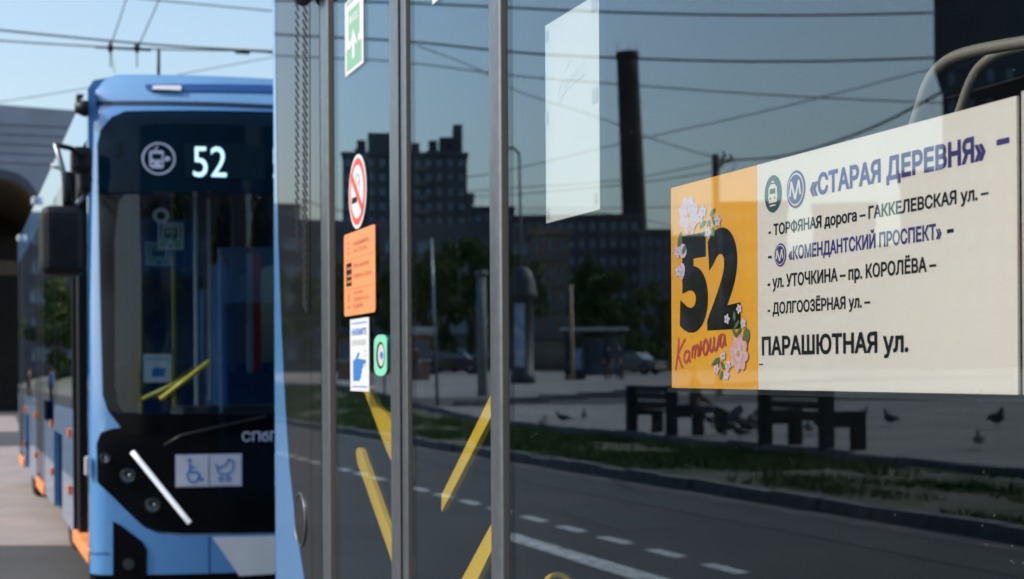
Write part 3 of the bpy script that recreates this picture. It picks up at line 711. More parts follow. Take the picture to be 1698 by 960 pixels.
# white sheet taped inside
yp0 = side(907, 620, XR).y; yp1 = side(996, 620, XR).y; zt = side(907, 41, XR).z; zb_ = side(907, 370, XR).z
ps = thing('paper_sheet', 'blank white paper sheet taped high inside the window', 'paper', (XR, yp0, zb_))
fn = P2(XR, 907, 996, 907, 41, 370)
mb = MB(); base(mb, fn, M['paper']); mb.build('sheet', ps)
mb = MB(); put_text(mb, 'Салют', M['pencil'], lambda u, v: fn(.3 + .45 * u, .63 + .05 * v + .05 * u, 1), .0)
for q in ([(.3, .66), (.26, .62), (.28, .57), (.34, .59)], [(.4, .72), (.5, .76), (.6, .7)], [(.3, .6), (.5, .64), (.75, .66)]): poly(mb, fn, thick_line(q, .008), M['pencil'], 1.5)
mb.build('faint_print', ps)
for u, v, w_, h_ in ((0.01, .92, .06, .05), (0, .5, .06, .06), (.01, .02, .05, .05), (.88, .925, .1, .06), (.88, .5, .1, .07), (.9, .03, .07, .05)):
    mb = MB(); rect(mb, fn, u, v, u + w_, v + h_, M['tape'], 2); mb.build('tape', ps)

# ================================================================== FAR BUS
PHI = math.radians(.6)
c0 = at(150, 620, 9.6)
b2 = thing('trolleybus', 'light blue route 52 trolleybus facing the camera behind the near bus', 'bus', (c0.x, c0.y, 0), PHI)
Rinv = Matrix.Rotation(-PHI, 3, 'Z')
o2 = Rinv @ (O - Vector((c0.x, c0.y, 0)))
BW = 2.55
def Sf(x, z):
    t = (x - BW / 2) / (BW / 2); b = .26 * (1 - abs(t) ** 2.2); e = min(x, BW - x); r = .1
    c = r * (1 - math.sqrt(max(0, 1 - ((r - e) / r) ** 2))) if e < r else 0
    return -b + c + .045 * max(0, z - 1.1) + .9 * max(0, z - 3.12) ** 1.3
def Fr(px, py):
    r = Rinv @ ray(px, py); y = 0.0
    for _ in range(12):
        p = o2 + r * ((y - o2.y) / r.y); x = min(max(p.x, 0), BW); y = Sf(x, p.z)
    return (p.x, p.z)
def Sd(px, py, X=0.0):                     # point on the west side of the far bus, local (y, z)
    r = Rinv @ ray(px, py); p = o2 + r * ((X - o2.x) / r.x); return (p.y, p.z)
def front_patch(mb, poly, m, off=.0, th=.03, fine=.085, both=False):
    bm = bmesh.new()
    polys = [poly] + ([[(BW - x, z) for x, z in poly][::-1]] if both else [])
    for P in polys:
        P = [(min(max(x, 0.0), BW), z) for x, z in P]
        vs = [bm.verts.new((x, 0, z)) for x, z in P]
        for t in tessellate_polygon([[Vector((x, z, 0)) for x, z in P]]):
            try: bm.faces.new([vs[i] for i in t])
            except ValueError: pass
    cuts = [k * fine for k in range(1, int(BW / fine) + 1)] + [.01, .025, .05, BW - .01, BW - .025, BW - .05]
    for xx in cuts: bmesh.ops.bisect_plane(bm, geom=list(bm.verts) + list(bm.edges) + list(bm.faces), plane_co=(xx, 0, 0), plane_no=(1, 0, 0))
    for zz in [k * .25 for k in range(2, 12)] + [3.0, 3.1, 3.15, 3.2, 3.25, 3.3, 3.35]: bmesh.ops.bisect_plane(bm, geom=list(bm.verts) + list(bm.edges) + list(bm.faces), plane_co=(0, 0, zz), plane_no=(0, 0, 1))
    bm.normal_update()
    for f in bm.faces:
        if f.normal.y > 0: f.normal_flip()
    bm.faces.ensure_lookup_table(); bm.verts.ensure_lookup_table()
    bnd = [(e.verts[0].index, e.verts[1].index) for e in bm.edges if len(e.link_faces) == 1]
    N = len(bm.verts); fs = [[v.index for v in f.verts] for f in bm.faces]
    vs = [Vector((v.co.x, Sf(v.co.x, v.co.z) - off, v.co.z)) for v in bm.verts]
    back = [v + Vector((0, th, 0)) for v in vs]
    mb.add(vs, fs, m, True); rim = []; rf = []
    for a, b in bnd: k = len(rim); rim += [vs[a], vs[b], back[b], back[a]]; rf.append((k, k + 1, k + 2, k + 3))
    mb.add(rim, rf, m, False); bm.free(); return mb
def F2(l): return [Fr(*p) for p in l]
CX = BW / 2
def half(l):   # half outline (ends on the centre line) -> full symmetric outline
    P = F2(l); P[0] = (CX, P[0][1]); P[-1] = (CX, P[-1][1]); return P + [(BW - x, z) for x, z in P[-2:0:-1]]
zc = lambda py: Fr(430, py)[1]
# black/glass outline, from the top centre anticlockwise
outl = [(445, 184), (208, 184), (185, 194), (167, 215), (161, 240), (163, 330), (166, 500), (170, 655), (178, 680), (200, 709), (185, 711), (167, 717), (160, 735), (161, 800), (185, 822), (215, 852), (240, 875), (264, 885), (300, 888), (445, 888)]
black_full = half(outl)
mb = MB(); Z0, Z3 = Fr(300, 952)[1], Fr(200, 170)[1]
left = [(0.0, Z3)] + [(CX, Z3)] + [black_full[0]] + [Fr(*p) for p in outl[1:-1]] + [(CX, Fr(430, 888)[1])] + [(CX, Z0), (0.0, Z0)]
left[0] = (0.0, Z3)
front_patch(mb, left, M['blue'], both=True); front = mb.build('front_skin', b2, local=True)
# fairing above
mb = MB(); Z3b = Z3 + .002; ztop = zc(128) - .0
fairpoly = [(0.02, Z3b), (CX, Z3b), (CX, ztop), (.2, ztop), (.12, ztop - .04), (.03, ztop - .17)]
front_patch(mb, fairpoly, M['sky_sheen_blue'], off=-.03, both=True); mb.build('roof_fairing', b2, local=True)
mb = MB(); front_patch(mb, [(0.02, Z3 - .017), (CX, Z3 - .017), (CX, Z3 + .012), (0.02, Z3 + .012)], M['navy'], off=.006, both=True); mb.build('fairing_groove_shade', b2, local=True)  # navy strip laid on the skin, the groove's shade put into its colour
mb = MB(); p = F2([(241, 139), (445, 139), (445, 151), (252, 151), (243, 146)]); p[1] = (CX, p[1][1]); p[2] = (CX, p[2][1]); front_patch(mb, p, M['darkblue'], off=-.018, both=True); mb.build('fairing_slot', b2, local=True)
mb = MB(); front_patch(mb, F2([(254, 142), (300, 142), (300, 150), (254, 148)]), M['white'], off=.01); mb.build('marker_plate', b2, local=True)
# black frit surround and lower mask (opaque gloss)
wl = [(445, 322), (207, 322), (196, 335), (190, 400), (190, 640), (196, 672), (205, 684), (445, 684)]
mb = MB()
hdr = half([(445, 186), (208, 186), (186, 196), (169, 216), (163, 240), (164, 320), (445, 320)]); front_patch(mb, hdr, M['header'], off=-.004); mb.build('destination_header', b2, local=True)
mb = MB()
sidefr = F2([(164, 322), (205, 322), (196, 335), (190, 400), (190, 640), (196, 672), (205, 685), (180, 682), (171, 655), (167, 500)])
front_patch(mb, sidefr, M['black'], off=-.004); mb.build('windscreen_frit', b2, local=True)
mb = MB(); front_patch(mb, [(BW - x, z) for x, z in sidefr][::-1], M['black'], off=-.004); mb.build('windscreen_frit', b2, local=True)
mb = MB(); low = half([(445, 686), (181, 686), (202, 710), (186, 713), (169, 719), (163, 736), (164, 798), (187, 820), (217, 850), (242, 872), (266, 882), (302, 885), (445, 885)])
front_patch(mb, low, M['mask_black'], off=-.004); mask = mb.build('front_mask', b2, local=True)
mb = MB(); front_patch(mb, half(wl), M['glass_clear'], off=-.006, th=.006); mb.build('windscreen', b2, local=True)
# destination display, pictogram, lettering
def fpt(x, z, k): return Vector((x, Sf(x, z) - k * .003, z))
def fflat(mb, pts, m, k): front_patch(mb, pts, m, off=k * .003, th=.002, fine=.3)
def FI(px0, px1, py0, py1):
    a = Fr(px0, (py0 + py1) / 2); b = Fr(px1, (py0 + py1) / 2); t = Fr((px0 + px1) / 2, py0)[1]; s_ = Fr((px0 + px1) / 2, py1)[1]
    return lambda u, v: (a[0] + (b[0] - a[0]) * u, s_ + (t - s_) * v)
mb = MB(); q = FI(306, 440, 238, 296); fflat(mb, [q(0, 0), q(1, 0), q(1, 1), q(0, 1)], M['screen'], 1); mb.build('display_window', b2, local=True)
mb = MB(); q = FI(320, 375, 244, 293); put_text(mb, '52', M['led'], lambda u, v: fpt(*q(u, v), 2.5), .0, '5'); mb.build('route_digits', b2, local=True)
mb = MB(); q = FI(235, 291, 236, 290)
ring_o = ell(40, .5, .5, .5, .5); ring_i = ell(40, .5, .5, .44, .44)
for k in range(40): fflat(mb, [q(*ring_o[k]), q(*ring_o[(k + 1) % 40]), q(*ring_i[(k + 1) % 40]), q(*ring_i[k])], M['icon'], 1)
fflat(mb, [q(.27, .24), (q(.3, .2)), q(.6, .2), q(.65, .25), q(.65, .7), q(.6, .75), q(.28, .75), q(.22, .7), q(.22, .28)], M['icon'], 1)
fflat(mb, [q(.3, .48), q(.58, .48), q(.58, .65), q(.3, .65)], M['header'], 2); fflat(mb, [q(*e) for e in ell(10, .31, .35, .035, .035)], M['header'], 2); fflat(mb, [q(*e) for e in ell(10, .56, .35, .035, .035)], M['header'], 2)
fflat(mb, [q(.36, .77), q(.42, .77), q(.5, .88), q(.44, .88)], M['icon'], 1); fflat(mb, [q(.68, .42), q(.74, .42), q(.84, .46), q(.84, .54), q(.74, .58), q(.68, .55)], M['icon'], 1)
mb.build('trolleybus_pictogram', b2, local=True)
mb = MB(); q = FI(190, 199, 234, 260); fflat(mb, [q(0, 0), q(1, 0), q(1, 1), q(0, 1)], M['screen'], 1); mb.build('marker_window', b2, local=True)
mb = MB(); q = FI(401, 488, 715, 731); put_text(mb, 'СПбГЭТ', M['icon'], lambda u, v: fpt(*q(u, v), 2.2), .015); mb.build('company_lettering', b2, local=True)
# access sign
mb = MB(); q = FI(291, 401, 753, 807)
fflat(mb, [q(0, 0), q(1, 0), q(1, 1), q(0, 1)], M['icon'], 1); fflat(mb, [q(.02, .04), q(.485, .04), q(.485, .96), q(.02, .96)], M['plate'], 2); fflat(mb, [q(.515, .04), q(.98, .04), q(.98, .96), q(.515, .96)], M['plate'], 2)
def ln(pts, w, asp=2.0):
    P = [(a * asp, b) for a, b in pts]; o_ = thick_line(P, w); return [q(a / asp, b) for a, b in o_]
wc = [(.26 + .085 * math.cos(t), .35 + .2 * math.sin(t)) for t in [math.radians(130 + k * 18) for k in range(13)]]
for l, w in ((wc, .06), ([(.21, .72), (.22, .45), (.33, .45), (.38, .2), (.42, .24)], .07), ([(.22, .6), (.3, .6)], .05)):
    for k in range(len(l) - 1): fflat(mb, ln(l[k:k + 2], w), M['st_blue'], 3 + .02 * k)
fflat(mb, [q(*e) for e in ell(12, .21, .82, .03, .065)], M['st_blue'], 3)
for cx in (.68, .79):
    l = ell(12, cx, .24, .03, .07) + [(cx + .03, .24)]
    for k in range(len(l) - 1): fflat(mb, ln(l[k:k + 2], .04), M['st_blue'], 3 + .02 * k)
pr = [(.6, .7), (.63, .55), (.63, .45), (.7, .38), (.78, .38), (.86, .5), (.87, .75), (.8, .85), (.76, .68), (.63, .55)]
for k in range(len(pr) - 1): fflat(mb, ln(pr[k:k + 2], .045), M['st_blue'], 3.3 + .02 * k)
mb.build('access_sign', b2, 'pale sign with wheelchair and pram symbols', local=True)
# light strip, lamps, fog lamp housing
def headlamps(mirror):
    fx = (lambda x: BW - x) if mirror else (lambda x: x)
    def FP(x, z, off): return Vector((fx(x), Sf(fx(x), z) - off, z))
    a = Fr(219, 749); b = Fr(314, 867); mb = MB()
    P = [(a[0] + (b[0] - a[0]) * k / 8, a[1] + (b[1] - a[1]) * k / 8) for k in range(9)]
    mb.tube([FP(x, z, .006) for x, z in P], .0155, M['led_strip'], 8); mb.build('light_strip', b2, local=True)
    for (px, py, r) in ((174, 760, .03), (212, 789, .042), (253, 838, .042)):
        x, z = Fr(px, py); h_ = MB(); c = FP(x, z, .012)
        vs = []; n = 20
        for rad, dy in ((r * 1.15, .012), (r, -.004), (r * .85, .0), (r * .5, .008), (.002, .01)):
            for k in range(n): an = 2 * math.pi * k / n; vs.append(c + Vector((rad * math.cos(an), dy, rad * math.sin(an))))
        fs = [(i * n + k, i * n + (k + 1) % n, (i + 1) * n + (k + 1) % n, (i + 1) * n + k) for i in range(4) for k in range(n)]
        h_.add(vs, fs, M['lamp_glass'], True); hl = h_.build('headlight', b2, local=True)
        rg = MB(); rg.tube([c + Vector((r * 1.12 * math.cos(2 * math.pi * k / 24), .004, r * 1.12 * math.sin(2 * math.pi * k / 24))) for k in range(25)], r * .09, M['black'], 6, cap=False); rg.build('lamp_ring', hl, local=True)
        rg = MB(); lathe(rg, c + Vector((r * .2, -.012, 0)), [(r * .12, -.006), (r * .2, 0), (r * .12, .012), (.002, .016)], M['chrome'], 10); rg.build('bulb', hl, local=True)
    mb = MB(); P = F2([(187, 864), (202, 872), (236, 898), (243, 912), (243, 975), (187, 975)])
    P = [(fx(x), z) for x, z in P]; front_patch(mb, P if not mirror else P[::-1], M['mask_black'], off=.008); fh = mb.build('fog_lamp_housing', b2, local=True)
    x, z = Fr(213, 935); m2 = MB(); lathe_pts = [FP(x, z, .03)]
    m2.prism([FP(x, z, .02) + Vector((.035 * math.cos(2 * math.pi * k / 16), 0, .035 * math.sin(2 * math.pi * k / 16))) for k in range(16)], M['lamp_glass'], (0, .02, 0)); m2.build('fog_lamp', fh, local=True)
headlamps(False); headlamps(True)
# bumper stripe and seams
mb = MB(); P = F2([(352, 891), (445, 889), (445, 951), (397, 955)]); P[1] = (CX, P[1][1]); P[2] = (CX, P[2][1]); front_patch(mb, P, M['white'], off=.004, both=True); mb.build('bumper_stripe', b2, local=True)
mb = MB(); P = F2([(345.5, 891), (348.5, 891), (348.5, 952), (345.5, 952)]); front_patch(mb, P, M['darkblue'], off=.002, both=True); mb.build('bumper_seam', b2, local=True)
mb = MB(); za, zb2 = Z0 - .1, Z0 - .003; front_patch(mb, [(0, za), (BW, za), (BW, zb2), (0, zb2)], M['mask_black'], off=-.03); mb.build('bumper_lip', b2, local=True)
mb = MB(); P = F2([(150, 916), (180, 916), (180, 919), (150, 919)]); P[0] = (0.0, P[0][1]); P[3] = (0.0, P[3][1]); front_patch(mb, P, M['darkblue'], off=.002); mb.build('corner_seam', b2, local=True)
# wipers
mb = MB(); w = [Fr(272, 738), Fr(300, 722), Fr(440, 690)]
mb.tube([fpt(x, z, 6) for x, z in w], .01, M['black'], 6); mb.build('wiper', b2, local=True)
# west side
mb = MB(); ysd = lambda px: Sd(px, 620)[0]
yd0, yd1 = .12, ysd(121); LEN = 12.2
GT, GB = 3.02, 1.24
def sbox(mb, y0, y1, z0, z1, m, x0=0.0, x1=.05): mb.box((x0, y0, z0), (x1, y1, z1), m); return mb
mb = MB(); sbox(mb, .1, LEN, GT, 3.34, M['blue']); mb.build('side_fascia', b2, local=True)
mb = MB(); prof = [(0, 3.34), (.05, 3.42), (.25, 3.47), (BW - .25, 3.47), (BW - .05, 3.42), (BW, 3.34)]
mb.prism([(x, .28, z) for x, z in prof] , M['blue'], (0, LEN - .3, 0)); mb.build('roof', b2, local=True)
mb = MB(); mb.box((.35, 1.6, 3.47), (2.2, 6.5, 3.6), M['blue'], bev=.05); mb.build('roof_equipment', b2, local=True)
# lower panels with wheel arches
def lowpan(y0, y1, zt=GB, z0=.33): sbox(mb2(), y0 + .004, y1 - .004, z0, zt, M['blue']).build('side_panel', b2, local=True)
def mb2(): return MB()
WA = 2.85
lowpan(yd1 + .02, WA); lowpan(WA + 1.1, 5.6, 1.05); lowpan(7.0, 8.85); lowpan(9.95, 10.4); lowpan(11.7, LEN)
lowpan(WA, WA + 1.1, GB, 1.0); lowpan(8.85, 9.95, GB, 1.0)
for a in (WA, 8.85):
    mb = MB(); mb.box((.25, a, .3), (.5, a + 1.1, 1.0), M['slot_black']); mb.build('wheel_arch', b2, local=True)
for xx, yy in ((.1, WA + .55), (.06, 9.4), (2.2, WA + .55), (2.2, 9.4)): wheel(b2, (xx, yy, .48), local=True)
def win(y0, y1, z0, z1, nm='side_window'):
    mb = MB(); mb.box((-.002, y0 + .02, z0), (.01, y1 - .02, z1 - .003), M['glass_side']); o = mb.build(nm, b2, local=True)
    m2 = MB(); m2.box((-.004, y0 - .02, z0), (.03, y0 + .018, z1 - .003), M['black']); m2.build('window_pillar', o, local=True)
for a, b in ((yd1 + .04, 3.6), (3.6, 5.6), (7.0, 8.7), (8.7, 10.4), (11.7, LEN - .05)): win(a, b, GB + .005, GT)
def door2(y0, y1):
    for k in range(2):
        a = y0 + (y1 - y0) * k / 2; b = a + (y1 - y0) / 2
        mb = MB(); mb.box((-.004, a + .01, .42), (.02, a + .05, GT - .01), M['alu']); mb.box((-.004, b - .05, .42), (.02, b - .01, GT - .01), M['rubber']); lf = mb.build('door_leaf', b2, local=True)
        m2 = MB(); m2.box((0, a + .05, .45), (.01, b - .05, GT - .02), M['glass_side']); m2.build('glass_pane', lf, local=True)
    mb = MB(); mb.box((-.012, y0, .3), (.1, y1, .4), M['orange_plastic']); mb.build('door_sill', b2, local=True)
door2(5.6, 7.0); door2(10.4, 11.7)
# open front doorway: dark post, sill, step well
mb = MB(); mb.box((-.002, yd1 - .04, .34), (.04, yd1 + .02, GT), M['black']); mb.box((.0, .1, .34), (.06, .2, GT), M['blue']); mb.build('door_post', b2, local=True)
mb = MB(); mb.box((-.012, .14, .27), (.2, yd1 - .04, .36), M['orange_plastic'], bev=.01); mb.build('door_sill', b2, local=True)
mb = MB(); mb.box((.02, yd1 - .3, .36), (.07, yd1 - .06, GT - .01), M['black']); mb.build('folded_door_edge', b2, local=True)
mb = MB()
mb.box((.06, .3, .3), (BW - .05, LEN - .1, .345), M['interior2']); mb.build('floor', b2, local=True)
mb = MB(); mb.box((.06, .2, 2.98), (BW - .05, LEN - .1, 3.01), M['interior2']); mb.build('ceiling', b2, local=True)
mb = MB(); mb.box((.03, LEN - .06, .34), (BW - .03, LEN, 3.34), M['blue']); mb.build('rear_wall', b2, local=True)
mb = MB(); mb.box((BW - .05, .15, .34), (BW, LEN, 1.05), M['blue']); mb.box((BW - .05, .15, 2.7), (BW, LEN, 3.34), M['blue']); mb.build('far_side_wall', b2, local=True)
mb = MB(); mb.box((BW - .02, .2, 1.052), (BW - .015, LEN - .1, 2.698), M['glass_side']); mb.build('far_window', b2, local=True)
for px, py, yy in ((0, 0, 1.9), (0, 0, 4.2), (0, 0, 7.2), (0, 0, 9.97)):
    for z in (.62, 1.05):
        mb = MB(); mb.box((-.02, yy - .05, z - .035), (0.0, yy + .05, z + .035), M['amber'], bev=.008); mb.build('side_marker', b2, local=True)
# interior: dashboard, cab partition, driver's seat, folded door leaf with stickers, seats, poles
mb = MB(); mb.box((.55, -.12, .9), (BW - .15, .45, 1.28), M['black'], bev=.05); mb.build('dashboard', b2, local=True)
mb = MB(); mb.box((1.0, 1.15, .35), (1.06, 1.5, 2.3), M['panel_blue']); mb.box((1.0, 1.5, .35), (BW - .1, 1.55, 1.5), M['panel_blue']); mb.build('cab_partition', b2, local=True)
mb = MB(); mb.box((1.45, .75, 1.0), (1.95, 1.2, 1.1), M['seat_dark'], bev=.04); mb.box((1.45, 1.15, 1.05), (1.95, 1.27, 1.75), M['seat_dark'], bev=.05); mb.build('driver_seat', b2, local=True)
mb = MB(); n = 24; cst = Vector((1.65, .5, 1.33)); mb.tube([cst + Vector((.23 * math.cos(2 * math.pi * k / n), .1 * math.sin(2 * math.pi * k / n), .2 * math.sin(2 * math.pi * k / n))) for k in range(n + 1)], .014, M['black'], 6, cap=False); mb.build('steering_wheel', b2, local=True)
def IN(px, py, Y):
    r = Rinv @ ray(px, py); return o2 + r * ((Y - o2.y) / r.y)
def inner_leaf(Y, pxa, pxb, pyt, pyb, stk):
    a = IN(pxa, pyb, Y); b = IN(pxb, pyt, Y); mb = MB()
    mb.box((a.x - .03, Y, a.z - .05), (a.x, Y + .03, b.z + .05), M['black']); mb.box((b.x, Y, a.z - .05), (b.x + .02, Y + .03, b.z + .05), M['tape']); lf = mb.build('open_door_leaf', b2, local=True)
    m2 = MB(); m2.box((a.x, Y + .01, a.z), (b.x, Y + .015, b.z), M['glass_leaf']); m2.build('glass_pane', lf, local=True)
    for (x0, x1, t, s_, kind) in stk:
        p0 = IN(x0, s_, Y); p1 = IN(x1, t, Y); m3 = MB()
        g = lambda u, v, k=0: Vector((p0.x + (p1.x - p0.x) * u, Y - .002 - .001 * k, p0.z + (p1.z - p0.z) * v))
        def pl(pts, m, k): m3.flat([g(u, v, k) for u, v in pts], m)
        if kind == 'green':
            for k_ in ([(0, 0), (1, 0), (1, .07), (0, .07)], [(0, .93), (1, .93), (1, 1), (0, 1)], [(0, 0), (.07, 0), (.07, 1), (0, 1)], [(.93, 0), (1, 0), (1, 1), (.93, 1)], [(.15, .82), (.85, .82), (.85, .88), (.15, .88)], [(.15, .35), (.22, .35), (.22, .85), (.15, .85)], [(.78, .35), (.85, .35), (.85, .85), (.78, .85)], [(.3, .1), (.5, .4), (.7, .1), (.62, .1), (.5, .28), (.38, .1)]): pl(k_, M['st_white'], 1)
            pl([(.07, .07), (.3, .1), (.5, .42), (.7, .1), (.93, .07), (.93, .4), (.07, .4)], M['st_green'], .5); pl([(.3, .6), (.7, .6), (.7, .75), (.3, .75)], M['st_green'], 1)
            m3.build('exit_sticker', lf, local=True)
        elif kind == 'ring':
            o_ = ell(24, .5, .5, .5, .5); i_ = ell(24, .5, .5, .26, .26)
            for k in range(24): m3.flat([g(*o_[k]), g(*o_[(k + 1) % 24]), g(*i_[(k + 1) % 24]), g(*i_[k])], M['st_white'])
            m3.build('round_sticker', lf, local=True)
        else:
            pl([(0, 0), (1, 0), (1, 1), (0, 1)], M['st_white'], 0); pl([(.3, .2), (.75, .2), (.8, .5), (.55, .5), (.5, .55), (.3, .45)], M['st_blue'], 1); pl([(.1, .8), (.9, .8), (.9, .86), (.1, .86)], M['st_grey'], 1); m3.build('push_button_sticker', lf, local=True)
    return lf
lfA = inner_leaf(.75, 224, 322, 326, 662, [(253, 281, 345, 370, 'ring'), (262, 304, 370, 413, 'green'), (238, 284, 587, 634, 'hand')])
lfB = inner_leaf(1.5, 232, 344, 340, 655, [(242, 284, 402, 440, 'green')])
mb = MB(); mb.tube([IN(266, 662, .6), IN(347, 600, .6)], .017, M['yellow'], 8); mb.build('handrail', lfA, local=True)
mb = MB(); mb.tube([IN(236, 662, .8), IN(330, 618, .8)], .014, M['yellow'], 8); mb.build('handrail', lfB, local=True)
sb = MB(); sb.box((0, 0, .45), (.45, .42, .55), M['seat_blue'], bev=.04); sb.box((0, .36, .5), (.45, .46, 1.25), M['seat_blue'], bev=.04); first = None
for xx in (.12, .6, 1.55, 2.02):
    for yy in (4.2, 5.0, 7.4, 8.3, 10.2):
        if xx < 1 and yy == 5.0: continue
        o = sb.build('passenger_seat', b2, local=True) if first is None else first.copy()
        if first is None: first = o
        else: C.objects.link(o)
        o.location = (xx, yy, .35)
pm = MB(); pm.tube([(0, 0, .35), (0, 0, 2.98)], .018, M['yellow'], 8); first = None
for xx, yy in ((.75, 1.7), (.75, 3.9), (1.75, 3.9), (1.75, 6.2), (.75, 7.2), (1.75, 9.2)):
    o = pm.build('grab_pole', b2, local=True) if first is None else first.copy()
    if first is None: first = o
    else: C.objects.link(o)
    o.location = (xx, yy, 0)
mb = MB(); a = IN(411, 640, 1.7); b = IN(419, 420, 1.7); mb.box((a.x, 1.7, a.z), (b.x, 1.72, b.z), M['white']); mb.box((b.x, 1.7, a.z), (b.x + .06, 1.72, b.z), M['st_red']); mb.build('hanging_pennant', b2, 'red and white strip behind the windscreen', local=True)
mb = MB(); 
for p_ in (360, 383): a = IN(p_, 630, 1.9); b = IN(p_ + 10, 425, 1.9); mb = MB(); mb.box((a.x, 1.9, a.z), (b.x, 1.92, b.z), M['panel_blue']); mb.build('cab_curtain', b2, local=True)
# mirror on the entrance side
def LP3(px, py, dy): # local point at local y = dy
    return IN(px, py, dy)
mb = MB(); a = LP3(66, 458, -.25); b = LP3(141, 342, -.25); mb.box((a.x, -.32, a.z), (b.x, -.1, b.z), M['black'], bev=.085); mir_h = mb.build('mirror_housing', b2, local=True)
mb = MB(); mb.box((a.x + .03, -.118, a.z + .03), (b.x - .03, -.112, b.z - .03), M['chrome']); mb.build('mirror_glass', mir_h, local=True)
mb = MB()
mb.tube([LP3(150, 300, .05), LP3(140, 262, -.1), LP3(118, 246, -.18), LP3(92, 240, -.2)], .017, M['black'], 8)
mb.tube([LP3(92, 238, -.2), LP3(106, 288, -.2), LP3(111, 345, -.2)], .017, M['alu'], 8); mb.tube([LP3(84, 274, -.2), LP3(104, 280, -.2)], .015, M['white'], 6)
mb.tube([LP3(111, 285, -.19), LP3(112, 345, -.19)], .03, M['black'], 8); mb.tube([LP3(150, 316, .05), LP3(126, 340, -.18)], .014, M['alu'], 8)
mb.build('mirror_arm', b2, local=True)
mb = MB(); a = LP3(136, 262, -.06); mb.box((a.x - .07, -.12, a.z - .1), (a.x + .06, .02, a.z + .07), M['black'], bev=.04); a = LP3(143, 290, -.02); mb.box((a.x - .05, -.1, a.z - .12), (a.x + .03, .03, a.z + .08), M['black'], bev=.03); mb.build('mirror_bracket', b2, local=True)
mb = MB(); a = LP3(124, 179, .1); b = LP3(146, 180, .1); mb.tube([a, a * .3 + b * .7, b], [.03, .055, .05], M['black'], 12); mb.build('roof_camera', b2, local=True)
mb = MB()
for px_, py_ in ((62, 333), (36, 395)):
    y_, z_ = Sd(px_, py_); mb = MB(); mb.box((-.06, y_ - .06, z_ - .04), (.0, y_ + .06, z_ + .04), M['white'], bev=.02); mb.build('side_camera', b2, local=True)
mb = MB(); a = LP3(146, 772, .08); mb.box((-.035, .02, a.z - .06), (-.004, .07, a.z + .06), M['white'], bev=.01); mb.build('corner_marker', b2, local=True)
# current collectors
for k, xx in enumerate((.95, 1.6)):
    mb = MB(); mb.tube([(xx, 7.2, 3.6), (xx, 13.4, 5.6)], .022, M['wire'], 8); mb.box((xx - .06, 13.35, 5.58), (xx + .06, 13.6, 5.66), M['black']); mb.build('trolley_pole', b2, local=True)
mb = MB(); mb.tube([IN(263, 130, 1.0), IN(263, 80, 1.0)], .012, M['post'], 8); mb.build('roof_aerial', b2, local=True)

# ================================================================== METRO PAVILION, straight ahead at the left
pv = thing('pavilion', 'grey metal clad pavilion with a wide dark arch behind the far bus', 'building', (8, 64, 0), 0)
def PV(px, py, Y=62.0): r = ray(px, py); p = O + r * (Y / r.y); return p
mb = MB(); YP = 62.0
top = [PV(-66, 176), PV(118, 200)]
arch = [(60, 333), (46, 314), (30, 303), (10, 297), (-20, 293), (-40, 300), (-50, 320), (-54, 345)]
pts = [PV(-66, 176), PV(430, 214), PV(430, 345)] + [PV(62, 345)] + [PV(*a) for a in arch] + [PV(-66, 345)]
mb.prism(pts, M['fascia'], (0, .5, 0)); mb.build('fascia', pv)
nb_ = 9
for k in range(nb_):
    mb = MB(); py = 206 + k * 16; a = PV(-64, py - 3); b = PV(118 - 6 * k if py > 260 else 300, py)
    if py > 285: break
    mb.box((a.x, YP - .03, a.z - .012), (b.x, YP, a.z + .012), M['concrete2']); mb.build('cladding_joint', pv)
mb = MB(); ar = [PV(*a) for a in arch]
for a, b in zip(ar, ar[1:]): mb.add([a + Vector((0, -.05, -.0)), b + Vector((0, -.05, 0)), b + Vector((0, -.05, .35)), a + Vector((0, -.05, .35))], [(0, 1, 2, 3)], M['concrete2'])
mb.build('arch_trim', pv)
mb = MB(); vs = []
for a in ar: vs += [a + Vector((0, .5, 0)), a + Vector((0, 9, -.6))]
mb.add(vs, [(2 * i, 2 * i + 2, 2 * i + 3, 2 * i + 1) for i in range(len(ar) - 1)], M['soffit'], True); mb.build('arch_soffit', pv)
mb = MB(); a = PV(-66, 345); b = PV(62, 345); c = PV(430, 345)
mb.box((b.x, YP, 0), (c.x, YP + .5, b.z), M['fascia']); mb.build('side_wall', pv)
mb = MB(); mb.box((a.x, YP + 9, 0), (c.x, YP + 9.4, 11), M['dark_inside']); mb.box((a.x - .5, YP, 0), (a.x, YP + 9, a.z), M['soffit']); mb.build('entrance_hall', pv)
mb = MB(); mb.box((a.x, YP + 4, 5.6), (b.x, YP + 4.3, 6.2), M['soffit']); mb.build('lintel', pv)
for k in range(2):
    mb = MB(); x = b.x - .4 - k * 1.6; mb.box((x - .15, YP + 4, 0), (x, YP + 4.2, 5.6), M['post']); mb.build('glazing_post', pv)
mb = MB(); tp0 = PV(-66, 176); tp1 = PV(430, 214); mb.prism([tp0, tp1, tp1 + Vector((0, 0, .18)), tp0 + Vector((0, 0, .18))], M['fascia'], (0, 12, 0)); mb.build('roof', pv)

# ================================================================== ACROSS THE ROAD (seen mirrored in the dark glass)
def groundz(p):
    L = 2 * D - p.x
    return 0 if L < LK else (bank_z(L, p.y) if L < LP else plaza_z(p.y))
def stand(px, d, dz=0): p = far(px, 620, d); p.z = groundz(p) + dz; return p
def hgt(py, d): return CAMZ + (620 - py) * d / F          # height of a surveyed point
